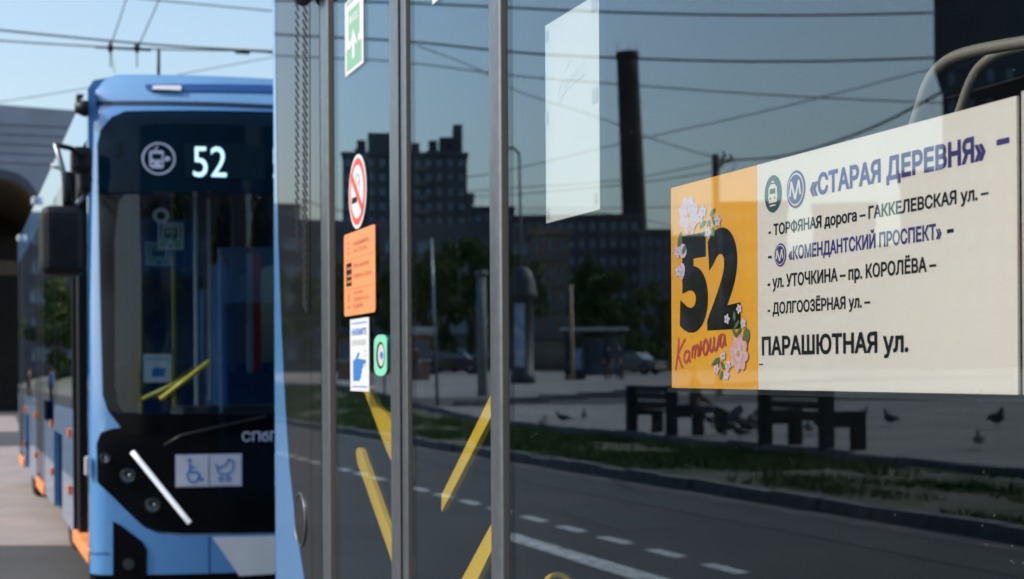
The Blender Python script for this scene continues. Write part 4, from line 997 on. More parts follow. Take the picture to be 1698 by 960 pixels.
# --- apartment blocks
def block(name, label, px0, px1, pytop, d, depth, m, cols, f_h=2.9, steps=None, winw=.55, cat='building', base_z=0, maxrows=30, dark=False):
    pc = (px0 + px1) / 2; ang = face_angle(pc); p = far(pc, 620, d); w = (px1 - px0) / F * d; h = hgt(pytop, d)
    root = thing(name, label, cat, (p.x, p.y, 0), ang)
    mb = MB(); mb.box((-w / 2, 0, 0), (w / 2, depth, h), m); body = mb.build('walls', root, local=True)
    mb = MB(); mb.box((-w / 2 - .3, -.3, h), (w / 2 + .3, depth + .3, h + .7), m); mb.build('parapet', root, local=True)
    cw = w / cols; wm = MB(); ww = cw * winw; wm.box((-ww / 2, -.12, 0), (ww / 2, .02, 1.5), M['winframe']); wn = None
    pm_ = MB(); pm_.box((-ww / 2 + .1, -.15, .1), (ww / 2 - .1, -.121, 1.4), M['winglass']); pane0 = None
    rows = min(maxrows, int((h - 1.5) / f_h)); cnt = 0
    for r in range(rows):
        for c in range(cols):
            z = h - (r + 1) * f_h + .7
            if z < 5: continue
            if wn is None:
                wn = wm.build('window', root, local=True); pane0 = pm_.build('pane', wn, local=True); o = wn
            else:
                o = wn.copy(); C.objects.link(o); q = pane0.copy(); C.objects.link(q); q.parent = o
            o.location = (-w / 2 + cw * (c + .5), 0, z); cnt += 1
    return root, w, h
def add_mass(root, w, px0, px1, pa, pb, pytop, h, d, m, name='upper_storeys', dep=8, off=0):
    s = (px1 - px0); k = w / s; xa = w / 2 - (pa - px0) * k; xb = w / 2 - (pb - px0) * k
    mb = MB(); mb.box((xb, off, h), (xa, dep, hgt(pytop, d)), m); return mb.build(name, root, local=True)
block('apartment_block', 'taller block at the far left of the reflected skyline', 440, 500, 345, 345, 14, M['concrete2'], 5)
r1, w1, h1 = block('apartment_tower', 'tall stepped apartment tower at the left of the reflected skyline', 570, 777, 262, 300, 22, M['concrete2'], 11)
add_mass(r1, w1, 570, 777, 612, 652, 224, h1, 300, M['concrete2'], dep=14)
add_mass(r1, w1, 570, 777, 590, 600, 250, h1, 300, M['concrete2'], dep=6)
add_mass(r1, w1, 570, 777, 708, 760, 252, h1, 300, M['concrete2'], dep=16, off=1)
add_mass(r1, w1, 570, 777, 731, 757, 228, h1, 300, M['concrete2'], dep=10, off=2)
add_mass(r1, w1, 570, 777, 755, 770, 208, h1, 300, M['concrete2'], dep=8, off=1, name='stair_tower')
add_mass(r1, w1, 570, 777, 757, 776, 258, h1, 300, M['concrete'], dep=16, off=-.2)
for k in range(13):
    mb = MB(); xb = w1 / 2 - (700 - 570) / 207 * w1; mb.box((xb - 1.5, -1.0, h1 - 3.2 - k * 2.9), (xb + 1.6, 0, h1 - 2.1 - k * 2.9), M['concrete']); mb.build('balcony', r1, local=True)
for k, (a_, h_) in enumerate(((600, 3), (672, 4), (690, 2.5), (720, 3))):
    mb = MB(); xb = w1 / 2 - (a_ - 570) / 207 * w1; mb.box((xb - .9, 4, h1 + .7), (xb + .9, 6, h1 + .7 + h_), M['concrete2']); mb.build('roof_vent', r1, local=True)
for (a, b, t, n, c_, dd, lb, mm) in ((777, 786, 330, 'apartment_block', 1, 305, 'narrow lower wing at the right foot of the stepped tower', 'concrete'),
        (400, 572, 392, 'apartment_block', 12, 330, 'low block left of the stepped tower', 'concrete2'),
        (786, 852, 353, 'apartment_block', 4, 280, 'short nine storey block between tower and lamp post', 'concrete2'),
        (852, 1062, 368, 'apartment_block', 12, 255, 'long flat roofed apartment block left of the chimney', 'concrete2'),
        (1060, 1112, 393, 'apartment_block', 4, 250, 'pale lower block just right of the chimney', 'concrete'),
        (1112, 1192, 402, 'apartment_block', 6, 320, 'distant block behind the wooden pole', 'concrete'),
        (1192, 1306, 349, 'apartment_block', 8, 210, 'flat roofed block right of the wooden pole', 'concrete2'),
        (1350, 1452, 352, 'apartment_block', 7, 215, 'block with level roof behind the middle of the route board', 'concrete2'),
        (1300, 1352, 436, 'apartment_block', 4, 260, 'low block in the gap of the skyline', 'concrete2'),
        (1496, 1572, 300, 'apartment_block', 5, 190, 'taller block just left of the dark tower', 'concrete2'),
        (1450, 1498, 420, 'apartment_block', 4, 240, 'low grey block left of the taller one', 'concrete2')):
    block(n, lb, a, b, t, dd, 14, M[mm], c_, winw=.6)
rb_, wb_, hb_ = block('apartment_block', 'beige five storey building with ledges between the domed column and the tan post', 880, 946, 394, 150, 10, M['beige'], 3, f_h=2.6, winw=.3)
for k in range(5):
    mb = MB(); mb.box((-wb_ / 2 - .1, -.35, hb_ - 2.6 * (k + 1) + .1), (wb_ / 2 + .1, 0, hb_ - 2.6 * (k + 1) + .32), M['concrete']); mb.build('ledge', rb_, local=True)
rt, wt, ht = block('brick_tower', 'dark brick tower filling the right edge of the reflection', 1571, 1850, -60, 140, 16, M['tower'], 9, winw=.4, f_h=3.0, maxrows=14)
p = MB(); p.box((-wt / 2 - .2, -.5, hgt(118, 140)), (wt / 2 + .72, 16, ht + .1), M['tower']); p.build('upper_band', rt, local=True)
# --- chimney
pc = far(1050, 620, 260); top = far(1040, 88, 260); bot = far(1063, 620, 260); bot.z = 0
ch = thing('chimney', 'tall dark brick factory chimney above the roofs', 'chimney', (bot.x, bot.y, 0))
mb = MB(); n = 14; pts = [bot + (top - bot) * k / n for k in range(n + 1)]; mb.tube(pts, [2.35 - .5 * k / n for k in range(n + 1)], M['brick_dark'], 28); mb.build('shaft', ch)
mb = MB(); u = (top - bot).normalized(); mb.tube([top - u * 1.4, top - u * .9, top + u * .1], [1.9, 2.02, 2.02], M['brick_dark'], 28); mb.build('rim', ch)
for k in range(4):
    mb = MB(); q = bot + (top - bot) * (.25 + k * .2); mb.tube([q, q + u * .25], 2.32 - .1 * k, M['post'], 28); mb.build('steel_hoop', ch)
for a_ in (0, 2.2, 4.1):
    mb = MB(); q = top + Vector((1.8 * math.cos(a_), 1.8 * math.sin(a_), 0)); mb.tube([q, q + Vector((0, 0, 1.8))], .05, M['post'], 5); mb.build('lightning_rod', ch)
# --- poles
def pole(name, label, px0, px1, pyt, d, w_px, m, seg=10, taper=.8, pybase=None, group=None, cat='pole', lean=0):
    b = stand(px1, d); t = far(px0, pyt, d); r = w_px / F * d / 2
    root = thing(name, label, cat, b, 0, group); mb = MB(); mb.tube([b - Vector((0, 0, .1)), t], [r, r * taper], m, seg); mb.build('mast', root); return root, b, t
lp, b, t = pole('street_lamp', 'single arm street lamp in front of the long block', 860, 868, 255, 85, 5, M['post'], cat='street lamp')
arm_end = far(840, 246, 85); mb = MB(); mb.tube([t, t + (arm_end - t) * .5 + Vector((0, 0, .2)), arm_end], .08, M['post'], 8); mb.build('arm', lp)
mb = MB(); q = arm_end + (arm_end - t).normalized() * .5; mb.tube([arm_end - Vector((0, 0, .02)), q - Vector((0, 0, .08))], [.16, .1], M['post'], 8); mb.build('lamp_head', lp)
wp_, b, t = pole('utility_pole', 'dark wooden utility pole with cables rising behind the orange square', 1186, 1192, 256, 48, 12, M['bark'], taper=1)
for k, (x, y) in enumerate(((1200, 262), (1212, 268), (1196, 276))):
    mb = MB(); q = far(x, y, 48); mb.tube([far(1190, y + 4, 48), q], .03, M['post'], 6); mb.tube([q, q + Vector((0, 0, .22))], [.05, .03], M['post'], 8); mb.build('insulator', wp_)
mb = MB(); cen = far(1208, 272, 48); mb.tube([cen + Vector((.22 * math.cos(a_ * .5), 0, .26 * math.sin(a_ * .5))) for a_ in range(11)], .014, M['wire'], 5); mb.build('cable_loop', wp_)
cp, b, t = pole('concrete_post', 'thick concrete post standing on the square left of the door post', 797, 800, 452, 46, 17, M['concpost'], taper=.9)
mb = MB(); mb.tube([t - Vector((0, 0, .1)), t + Vector((0, 0, .06))], .2, M['concpost'], 12); mb.build('cap', cp)
pole('thin_post', 'slender grey post rising from the grass in the second door pane', 714, 724, 395, 42, 5, M['alu'])
pole('thin_post', 'thin dark post just right of the mint door button', 634, 640, 560, 40, 3.5, M['post'])
pole('tan_post', 'tan square post beside the shelter', 946, 950, 472, 72, 7, M['tan'], seg=4, taper=1)
# --- advertising column
ac0 = stand(867, 55); ac = thing('advertising_column', 'domed advertising column with a lit poster at the edge of the square', 'advertising column', ac0)
k_ = 55 / F; rA = 22 * k_; zc_ = ac0.z; H_ = hgt(446, 55) - zc_
mb = MB(); lathe(mb, ac0, [(rA * .95, 0), (rA * .95, .35), (rA * .8, .4), (rA * .8, H_ * .72), (rA * .95, H_ * .73)], M['post'], 24); mb.build('drum', ac)
mb = MB(); lathe(mb, ac0, [(rA * 1.12, H_ * .73), (rA * 1.15, H_ * .76), (rA * 1.0, H_ * .8), (rA * .95, H_ * .87), (rA * .7, H_ * .95), (rA * .3, H_ * .99), (.02, H_)], M['post'], 24); mb.build('dome', ac)
mb = MB(); dv = Vector((math.sin(.9), -math.cos(.9), 0)); 
vs = []; 
for i, a_ in enumerate([x * .15 - .5 for x in range(8)]):
    rd = Vector((math.cos(a_ - .9), math.sin(a_ - .9), 0)) * rA * .83; vs += [ac0 + rd + Vector((0, 0, .6)), ac0 + rd + Vector((0, 0, H_ * .68))]
mb.add(vs, [(2 * i, 2 * i + 2, 2 * i + 3, 2 * i + 1) for i in range(7)], M['poster_blue'], True); mb.build('poster', ac)
# --- kiosks and shelter
def kiosk(name, label, px0, px1, pyt, d, dep, m, roofm, cat='kiosk'):
    pc = (px0 + px1) / 2; b = stand(pc, d); w = (px1 - px0) / F * d; h = hgt(pyt, d) - b.z; ang = face_angle(pc)
    root = thing(name, label, cat, b, ang)
    mb = MB(); mb.box((-w / 2, 0, 0), (w / 2, dep, h * .86), m); mb.build('walls', root, local=True)
    mb = MB(); mb.box((-w / 2 + .15, -.03, h * .4), (w / 2 - .15, -.002, h * .72), M['winglass']); mb.build('serving_window', root, local=True)
    mb = MB(); mb.box((-w / 2 - .35, -.5, h * .86 + .003), (w / 2 + .35, dep + .3, h), roofm, bev=.08); mb.build('roof', root, local=True)
    mb = MB(); mb.box((-w / 2 - .1, -.25, h * .36), (w / 2 + .1, -.004, h * .39), M['awning']); mb.build('counter', root, local=True)
    return root
kiosk('kiosk', 'small brown kiosk with a curved pale roof behind the slender post', 676, 712, 547, 78, 2.5, M['kiosk_brown'], M['awning'])
kiosk('kiosk', 'dark kiosk half hidden behind the stickers of the first door pane', 560, 590, 548, 80, 2.5, M['kiosk_brown'], M['post'])
sh0 = stand(985, 77); sh = thing('shelter', 'open shelter with a pale flat canopy on the square', 'shelter', sh0, face_angle(985)); ws = 112 / F * 77; hs = hgt(549, 77) - sh0.z
mb = MB(); mb.box((-ws / 2, -.8, hs - .14), (ws / 2, 1.8, hs), M['awning'], bev=.04); mb.build('canopy', sh, local=True)
for x in (-ws / 2 + .3, -.6, .6, ws / 2 - .3):
    for y in (-.4, 1.5):
        mb = MB(); mb.tube([(x, y, 0), (x, y, hs - .14)], .05, M['post'], 6); mb.build('post', sh, local=True)
mb = MB(); mb.box((-ws / 2 + .3, 1.5, .2), (ws / 2 - .3, 1.53, hs - .4), M['winglass']); mb.build('back_glass', sh, local=True)
mb = MB(); mb.box((ws / 2 - 1.3, .2, 0), (ws / 2 - .5, 1.2, 1.9), M['post']); mb.box((ws / 2 - 1.2, .15, .5), (ws / 2 - .6, .198, 1.6), M['poster_blue']); mb.build('vending_cabinet', sh, local=True)
# --- benches: slatted seat on solid sides
def bench(px, d, label, wide, rz):
    b = stand(px, d); root = thing('park_bench', label, 'bench', b, rz, 'heavy benches at the edge of the square'); w = wide
    for s in (-1, 1):
        mb = MB(); x = s * (w / 2 - .09)
        mb.box((x - .09, -.34, 0), (x + .09, -.16, .92), M['benchside'], bev=.01); mb.box((x - .09, -.16, .34), (x + .09, .38, .58), M['benchside'], bev=.01); mb.box((x - .09, .2, 0), (x + .09, .38, .34), M['benchside'], bev=.01)
        mb.build('side_frame', root, local=True)
    for k in range(3):
        mb = MB(); y = -.12 + k * .16; mb.box((-w / 2 + .18, y, .42), (w / 2 - .18, y + .13, .46), M['wood'], bev=.008); mb.build('seat_slat', root, local=True)
    for z in (.56, .72, .86) if d > 25 else (.52, .66, .83):
        mb = MB(); mb.box((-w / 2 + .18, -.24, z - .055), (w / 2 - .18, -.2, z + .055), M['wood'], bev=.008); mb.build('back_slat', root, local=True)
    return root
bench(1098, 28.4, 'park bench nearest the pole with a person sitting on it', 1.95, math.pi / 2)
bench(1340, 23.2, 'empty park bench below the white part of the route board', 2.0, math.pi / 2)
# --- people
def person(loc, rz, shirt, trous, label, sit=False, hair=M['hair'], name='person', group=None, scale=1):
    J = {'pelvis': (0, 0, .95), 'spine': (0, .0, 1.15), 'chest': (0, 0, 1.36), 'neck': (0, 0, 1.5), 'head': (0, .01, 1.6), 'crown': (0, 0, 1.72)}
    R = {'pelvis': .15, 'spine': .13, 'chest': .155, 'neck': .058, 'head': .095, 'crown': .075}
    E = [('pelvis', 'spine'), ('spine', 'chest'), ('chest', 'neck'), ('neck', 'head'), ('head', 'crown')]
    st = random.uniform(.04, .16)
    for s, n in ((-1, 'l'), (1, 'r')):
        if sit: leg = [(s * .1, 0, .92), (s * .12, .42, .9), (s * .12, .46, .5), (s * .12, .58, .46)]
        else: leg = [(s * .1, 0, .9), (s * .11, s * st * .5 + .02, .5), (s * .12, s * st, .08), (s * .13, s * st + .17, .04)]
        for i, (nm, r) in enumerate((('hip', .095), ('knee', .065), ('ankle', .045), ('toe', .04))): J[n + nm] = leg[i]; R[n + nm] = r
        arm = [(s * .19, 0, 1.42), (s * .25, -.02 + .0, 1.14), (s * .24, .1, .9), (s * .23, .14, .82)]
        if sit: arm = [(s * .19, 0, 1.42), (s * .25, .05, 1.14), (s * .17, .27, 1.03), (s * .13, .33, 1.01)]
        for i, (nm, r) in enumerate((('sh', .065), ('el', .048), ('wr', .034), ('ha', .04))): J[n + nm] = arm[i]; R[n + nm] = r
        E += [('pelvis', n + 'hip'), (n + 'hip', n + 'knee'), (n + 'knee', n + 'ankle'), (n + 'ankle', n + 'toe'), ('chest', n + 'sh'), (n + 'sh', n + 'el'), (n + 'el', n + 'wr'), (n + 'wr', n + 'ha')]
    ks = list(J); me = bpy.data.meshes.new('body'); me.from_pydata([J[k] for k in ks], [(ks.index(a), ks.index(b)) for a, b in E], [])
    tmp = bpy.data.objects.new('tmp', me); C.objects.link(tmp); sk = tmp.modifiers.new('s', 'SKIN')
    for i, k in enumerate(ks): me.skin_vertices[0].data[i].radius = (R[k] * (1.15 if k in ('chest', 'pelvis', 'spine') else 1), R[k] * (.8 if k in ('chest', 'pelvis', 'spine') else 1)); 
    me.skin_vertices[0].data[0].use_root = True
    sub = tmp.modifiers.new('u', 'SUBSURF'); sub.levels = 2
    bpy.context.view_layer.update(); dg = bpy.context.evaluated_depsgraph_get(); m2 = bpy.data.meshes.new_from_object(tmp.evaluated_get(dg)); bpy.data.objects.remove(tmp)
    m2.materials.clear()
    for m in (shirt, trous, M['skin'], M['black']): m2.materials.append(m)
    for f in m2.polygons:
        c = f.center; a = 0
        if c.z > 1.5: a = 2
        elif abs(c.x) > .17 and c.z < 1.05 and not (sit and c.z < .97): a = 2
        elif sit and (c.y > .2 and c.z < .99 or c.z < .95): a = 1
        elif c.z < .98: a = 1
        if c.z < (.56 if sit else .12): a = 3
        f.material_index = a; f.use_smooth = True
    root = thing(name, label, 'person', loc, rz, group); root.scale = (scale,) * 3
    o = bpy.data.objects.new('body', m2); C.objects.link(o); o.parent = root; ORG[o] = Vector()
    if sit: o.location = (0, 0, -.42)
    mb = MB(); hz = 1.64 - (.42 if sit else 0); vs = []; n = 12
    for i in range(6):
        ph = -.25 + (math.pi / 2 + .25) * i / 5
        for k in range(n): a = 2 * math.pi * k / n; vs.append((.108 * math.cos(ph) * math.cos(a), -.018 + .118 * math.cos(ph) * math.sin(a), hz + .115 * math.sin(ph)))
    mb.add(vs, [(i * n + k, i * n + (k + 1) % n, (i + 1) * n + (k + 1) % n, (i + 1) * n + k) for i in range(5) for k in range(n)], hair, True); mb.build('hair', root, local=True)
    return root
bp_ = stand(1143, 27.6); person(bp_ + Vector((-.1, 0, .0)), math.pi / 2 + .25, M['coat_brown'], M['trousers'], 'person in a brown coat sitting on the bench with their back to the road', sit=True)
for px, d, sh_, tr_, lb in ((940, 78, 'coat_brown', 'trousers', 'person in dark clothes at the left end of the shelter'), (965, 79, 'trousers', 'trousers', 'person in dark clothes waiting under the middle of the canopy'), (1008, 76, 'trousers', 'coat_brown', 'person in a dark top under the right half of the canopy'), (1026, 75, 'trousers', 'trousers', 'person in dark clothes at the right end of the shelter'), (688, 74, 'coat_brown', 'trousers', 'person standing in front of the small brown kiosk')):
    person(stand(px, d), random.uniform(0, 6), M[sh_], M[tr_], lb)
block('apartment_block', 'long pale block closing the far end of the road', 395, 395.1, 470, 200, 12, M['concrete2'], 2) if False else None
# people crossing the road far ahead, mirrored in the far bus's side windows
for i, (x, y, sh_, lb) in enumerate(((-3.2, 72, 'shirt_blue', 'pedestrian in a blue shirt crossing far ahead, nearest the road line'), (-4.3, 74, 'shirt_white', 'pedestrian in a pale shirt in the middle of the crossing group'), (-5.2, 71, 'shirt_blue', 'pedestrian in blue at the kerb side of the crossing group'), (-2.4, 76, 'coat_brown', 'pedestrian in a brown top at the head of the crossing group'))):
    person(Vector((x, y, 0)), 1.5, M[sh_], M['trousers'], lb)
# --- pigeons
def pigeon(px, py_d, label, rz, scale=1, fly=False):
    b = stand(px, py_d) if not isinstance(px, Vector) else px
    root = thing('pigeon', label, 'pigeon', b, rz, 'pigeons on the square'); root.scale = (scale,) * 3
    mb = MB(); pts = [(-.2, 0, .13), (-.13, 0, .14), (-.06, 0, .15), (.02, 0, .155), (.08, 0, .175), (.115, 0, .22), (.13, 0, .255), (.155, 0, .27), (.175, 0, .265)]
    mb.tube(pts, [.012, .03, .06, .07, .058, .034, .026, .03, .012], M['pigeon'], 10); mb.tube([(.172, 0, .268), (.2, 0, .258)], [.01, .003], M['post'], 5); mb.build('body', root, local=True)
    mb = MB(); mb.prism([(-.1, -.03, .14), (-.1, .03, .14), (-.25, .045, .115), (-.25, -.045, .115)], M['pigeon'], (0, 0, .012)); mb.build('tail', root, local=True)
    for s in (-1, 1):
        mb = MB()
        if fly: mb.prism([(.06, s * .04, .18), (-.06, s * .04, .18), (-.16, s * .22, .34), (-.04, s * .32, .42), (.04, s * .2, .32)], M['pigeon'], (0, 0, .012))
        else: mb.prism([(.06, s * .055, .2), (-.08, s * .06, .19), (-.2, s * .03, .14), (-.06, s * .075, .12), (.05, s * .075, .13)], M['pigeon'], (0, s * .012, 0))
        mb.build('wing', root, local=True)
        mb = MB(); mb.tube([(.0, s * .03, .1), (.01, s * .03, .0)], .005, M['coat_brown'], 5); mb.build('leg', root, local=True)
for px, d, rz, sc_, lb in ((899, 33, 2.2, 1.25, 'leftmost pigeon of the three in front of the shelter'), (933, 34, .5, 1, 'middle pigeon of the three in front of the shelter'), (968, 36, 2, 1, 'rightmost pigeon of the three in front of the shelter'),
        (1202, 27, 1.0, 1.35, 'pigeon flapping beside the end of the bench with the sitting person'), (1216, 30, 2.6, 1.1, 'pigeon with lowered head in the flock between the benches'), (1232, 29.5, .6, 1.2, 'pigeon pecking in the middle of the flock between the benches'),
        (1245, 30.5, 2.9, 1.1, 'pigeon near the right of the flock between the benches'), (1263, 31, 1.4, 1.3, 'upright pigeon just left of the empty bench'), (1256, 29, .2, 1.1, 'pigeon at the foot of the empty bench'), (1362, 28, 1.0, 1.3, 'pigeon seen under the seat of the empty bench'), (1340, 27, 2.0, 1.1, 'small pigeon behind the empty bench'),
        (1180, 31, .3, 1.1, 'pigeon just right of the sitting person'), (1222, 33.5, 1.9, 1.1, 'pigeon at the back of the flock between the benches'), (1238, 27.5, .9, 1.1, 'nearest pigeon of the flock between the benches'), (1190, 28, 2.2, 1.2, 'pigeon at the feet of the sitting person'), (1210, 35, .2, 1.1, 'farthest pigeon of the flock between the benches'), (1250, 34, 2.5, 1.1, 'second farthest pigeon of the flock between the benches'), (1226, 25.8, 1.2, 1.0, 'pigeon close to the edging between the two benches'), (1376, 30, .4, 1.2, 'pigeon behind the right side of the empty bench'), (1430, 36, 2.8, 1.1, 'distant pigeon right behind the empty bench'), (1475, 31, 1.6, 1.3, 'lone pigeon right of the empty bench'), (1652, 29.5, -1.35, 1.55, 'large pigeon walking at the far right of the square'), (1622, 22.3, 2.1, 1.0, 'pigeon close to the plaza edging at the right')):
    pigeon(px, d, lb, rz, sc_, fly='flapping' in lb)
# --- cars parked beyond the square
def car(px, d, rz, paint, label):
    b = stand(px, d); root = thing('parked_car', label, 'car', b, rz, 'cars parked beyond the square'); L_, w = 4.3, 1.75
    prof = [(-2.15, .35), (-2.15, .75), (-2.05, .88), (-1.2, .98), (-.75, 1.38), (-.5, 1.45), (.9, 1.45), (1.3, 1.36), (1.85, .98), (2.12, .9), (2.15, .4)]
    mb = MB(); mb.prism([(x, -w / 2, z) for x, z in prof], M[paint], (0, w, 0)); mb.build('body', root, local=True)
    for s in (-1, 1):
        mb = MB(); g = [(-1.05, 1.0), (-.68, 1.34), (1.0, 1.36), (1.5, 1.0)]; mb.prism([(x, s * (w / 2 + .001), z) for x, z in g], M['winglass'], (0, s * .006, 0)); mb.build('side_glass', root, local=True)
        for x in (-1.35, 1.35):
            mb = MB(); mb.tube([(x, s * (w / 2 - .2), .33), (x, s * (w / 2 + .02), .33)], .33, M['tyre'], 16); wh = mb.build('wheel', root, local=True)
            mb = MB(); mb.tube([(x, s * (w / 2 + .02), .33), (x, s * (w / 2 + .03), .33)], .19, M['alu'], 12); mb.build('rim', wh, local=True)
        mb = MB(); mb.box((-2.18, s * .72 - .16, .62), (-2.1, s * .72 + .16, .76), M['lamp_glass'], bev=.02); mb.build('headlight', root, local=True)
    mb = MB(); mb.prism([(-1.22, -w / 2 + .12, .99), (-1.22, w / 2 - .12, .99), (-.76, w / 2 - .18, 1.39), (-.76, -w / 2 + .18, 1.39)], M['winglass'], (-.01, 0, .008)); mb.build('windscreen', root, local=True)
car(750, 98, .5, 'car_dark', 'black car parked beyond the square, its round rear toward the thick post'); car(724, 104, 1.5, 'car_silver', 'silver car parked left of the black one')
car(1046, 98, .9, 'car_silver', 'pale car parked right of the shelter')
car(806, 112, .3, 'car_dark', 'dark car parked behind the thick concrete post')
# --- trees
def crown_mesh(seed, R, H, n, m, pal=None):
    rnd = random.Random(seed); blobs = []
    for k in range(22):
        a = rnd.uniform(0, 6.28); rr_ = rnd.random() ** .6 * R * .75; z = rnd.uniform(-.42, .42) * H
        lim = math.sqrt(max(.1, 1 - (z / (H * .5)) ** 2)); blobs.append((math.cos(a) * rr_ * lim, math.sin(a) * rr_ * lim, z, rnd.uniform(.22, .4) * R))
    vs = []; fs = []
    for i in range(n):
        bx, by, bz, br = rnd.choice(blobs); d = Vector((rnd.gauss(0, 1), rnd.gauss(0, 1), rnd.gauss(0, 1))).normalized() * br * (.6 + .45 * rnd.random())
        c = Vector((bx, by, bz + H / 2)) + Vector((d.x, d.y, d.z * .8)); s = rnd.uniform(.1, .22)
        u = Vector((rnd.gauss(0, 1), rnd.gauss(0, 1), rnd.gauss(0, .6))).normalized(); w = u.cross(Vector((rnd.gauss(0, 1), rnd.gauss(0, 1), rnd.gauss(0, 1)))).normalized()
        b = len(vs); vs += [c - u * s, c + w * s * .55, c + u * s, c - w * s * .55]; fs.append((b, b + 1, b + 2, b + 3))
    mb = MB(); mb.add(vs, fs, m); return mb
PROTO = {}
def tree(px, d, pytop, wpx, label, kind=0, pos=None, gz=None, h=None, R=None):
    p = pos or stand(px, d); h = h or (hgt(pytop, d) - p.z); R = R or wpx / F * d / 2
    root = thing('tree', label, 'tree', p, random.uniform(0, 6), 'trees beyond the square')
    key = kind
    th_ = h * .1
    if key not in PROTO:
        PROTO[key] = (crown_mesh(key * 7 + 3, 3.0, 8.0, 9000, M['leaf'] if key < 2 else M['leaf_pale']))
        o = PROTO[key].build('crown', root, local=True); PROTO[key] = o
    else: o = PROTO[key].copy(); C.objects.link(o); o.parent = root
    o.location = (0, 0, th_); o.scale = (R / 3, R / 3, (h - th_) / 8)
    mb = MB(); mb.tube([(0, 0, -.2), (.05, .03, h * .3), (.0, .1, h * .7)], [.22, .16, .05], M['bark'], 8)
    for k in range(5): a = k * 1.3; z = h * (.28 + .07 * k); mb.tube([(0, .05, z), (R * .5 * math.cos(a), R * .5 * math.sin(a), z + h * .18)], [.09, .03], M['bark'], 5)
    mb.build('trunk', root, local=True)
for px, d, t, w, lb, kd in ((455, 100, 440, 70, 'tree at the far left of the reflected row', 1), (505, 104, 452, 70, 'second tree from the far left of the reflected row', 0), (675, 130, 410, 80, 'tree rising behind the door edge profile', 1), (868, 125, 425, 80, 'tree directly behind the advertising column', 0), (985, 128, 440, 80, 'deeper tree right of the tan post', 0), (565, 110, 425, 80, 'tree behind the dark kiosk at the left of the first pane', 0), (612, 118, 405, 95, 'tree behind the orange sticker', 1), (650, 112, 440, 60, 'tree seen either side of the door edge', 0), (700, 120, 428, 85, 'smaller tree left of the slender post', 1),
        (742, 116, 402, 95, 'tree with round top right of the slender post', 0), (790, 112, 388, 80, 'tall tree behind the thick concrete post', 1), (835, 118, 400, 60, 'tree behind the door post', 0),
        (972, 115, 428, 62, 'dark tree behind the tan post', 0), (1010, 112, 448, 110, 'tree at the left foot of the chimney', 1), (1052, 105, 480, 80, 'pale bushy tree at the foot of the chimney', 2), (1095, 108, 470, 60, 'pale tree right of the chimney', 2), (1150, 112, 450, 80, 'tree behind the number panel', 1), (1230, 112, 450, 110, 'wide tree behind the left of the white panel', 0), (1330, 112, 450, 120, 'wide tree behind the middle of the white panel', 1), (1440, 112, 440, 120, 'wide tree behind the right of the white panel', 0), (1545, 112, 430, 120, 'wide tree at the foot of the dark brick tower', 1)):
    tree(px, d, t, w, lb, kd)
for i, (x, y, h) in enumerate(((-9, 150, 11), (-14, 160, 12), (-3, 165, 10), (-20, 150, 11), (4, 172, 11))):
    tree(0, 0, 0, 0, ['tree at the end of the road nearest the kerb line', 'tall tree at the end of the road', 'tree in the middle of the row closing the road', 'outermost tree of the row closing the road', 'tree furthest to the right of the row closing the road'][i], i % 2, pos=Vector((x, y, 0)), h=h, R=3.6)
# unseen blocks and trees added behind the camera to darken the far bus's windscreen
def added_block(x, y, w, d, h, label):
    root = thing('apartment_block', label, 'building', (x, y, 0)); mb = MB(); mb.box((-w / 2, -d, 0), (w / 2, 0, h), M['concrete']); mb.build('walls', root, local=True); first = None
    for r in range(int(h / 3) - 1):
        for c in range(int(w / 4)):
            if first is None:
                mb = MB(); mb.box((-.9, -.02, 0), (.9, .06, 1.6), M['winglass']); first = mb.build('window', root, local=True); o = first
            else: o = first.copy(); C.objects.link(o)
            o.location = (-w / 2 + 2 + c * 4, 0, 3 + r * 3)
def road_end():
    root = thing('apartment_block', 'long grey block closing the far end of the road', 'building', (-30, 190, 0)); mb = MB(); mb.box((-40, 0, 0), (32, 12, 21), M['concrete2']); mb.build('walls', root, local=True); first = None
    for r in range(5):
        for c in range(16):
            if first is None: mb = MB(); mb.box((-1.1, -.06, 0), (1.1, .02, 1.7), M['winglass']); first = mb.build('window', root, local=True); o = first
            else: o = first.copy(); C.objects.link(o)
            o.location = (-37 + c * 4.4, 0, 3 + r * 3.5)
road_end()
added_block(-14, -48, 34, 14, 24, 'long apartment block added behind the camera, left of the lane'); added_block(24, -56, 30, 14, 27, 'taller apartment block added behind the camera, right of the lane')
for i, (x, y, h) in enumerate(((-9, -24, 10), (-2, -30, 11), (5, -33, 12), (12, -28, 11), (19, -30, 12), (-16, -28, 11))):
    tree(0, 0, 0, 0, ['added tree behind the camera nearest the kerb', 'added tree behind the camera, second from the kerb', 'tallest added tree behind the camera', 'added tree behind the camera on the bus side', 'outermost added tree behind, on the bus side', 'outermost added tree behind the camera across the road'][i], i % 2, pos=Vector((x, y, 0)), h=h, R=3.8)
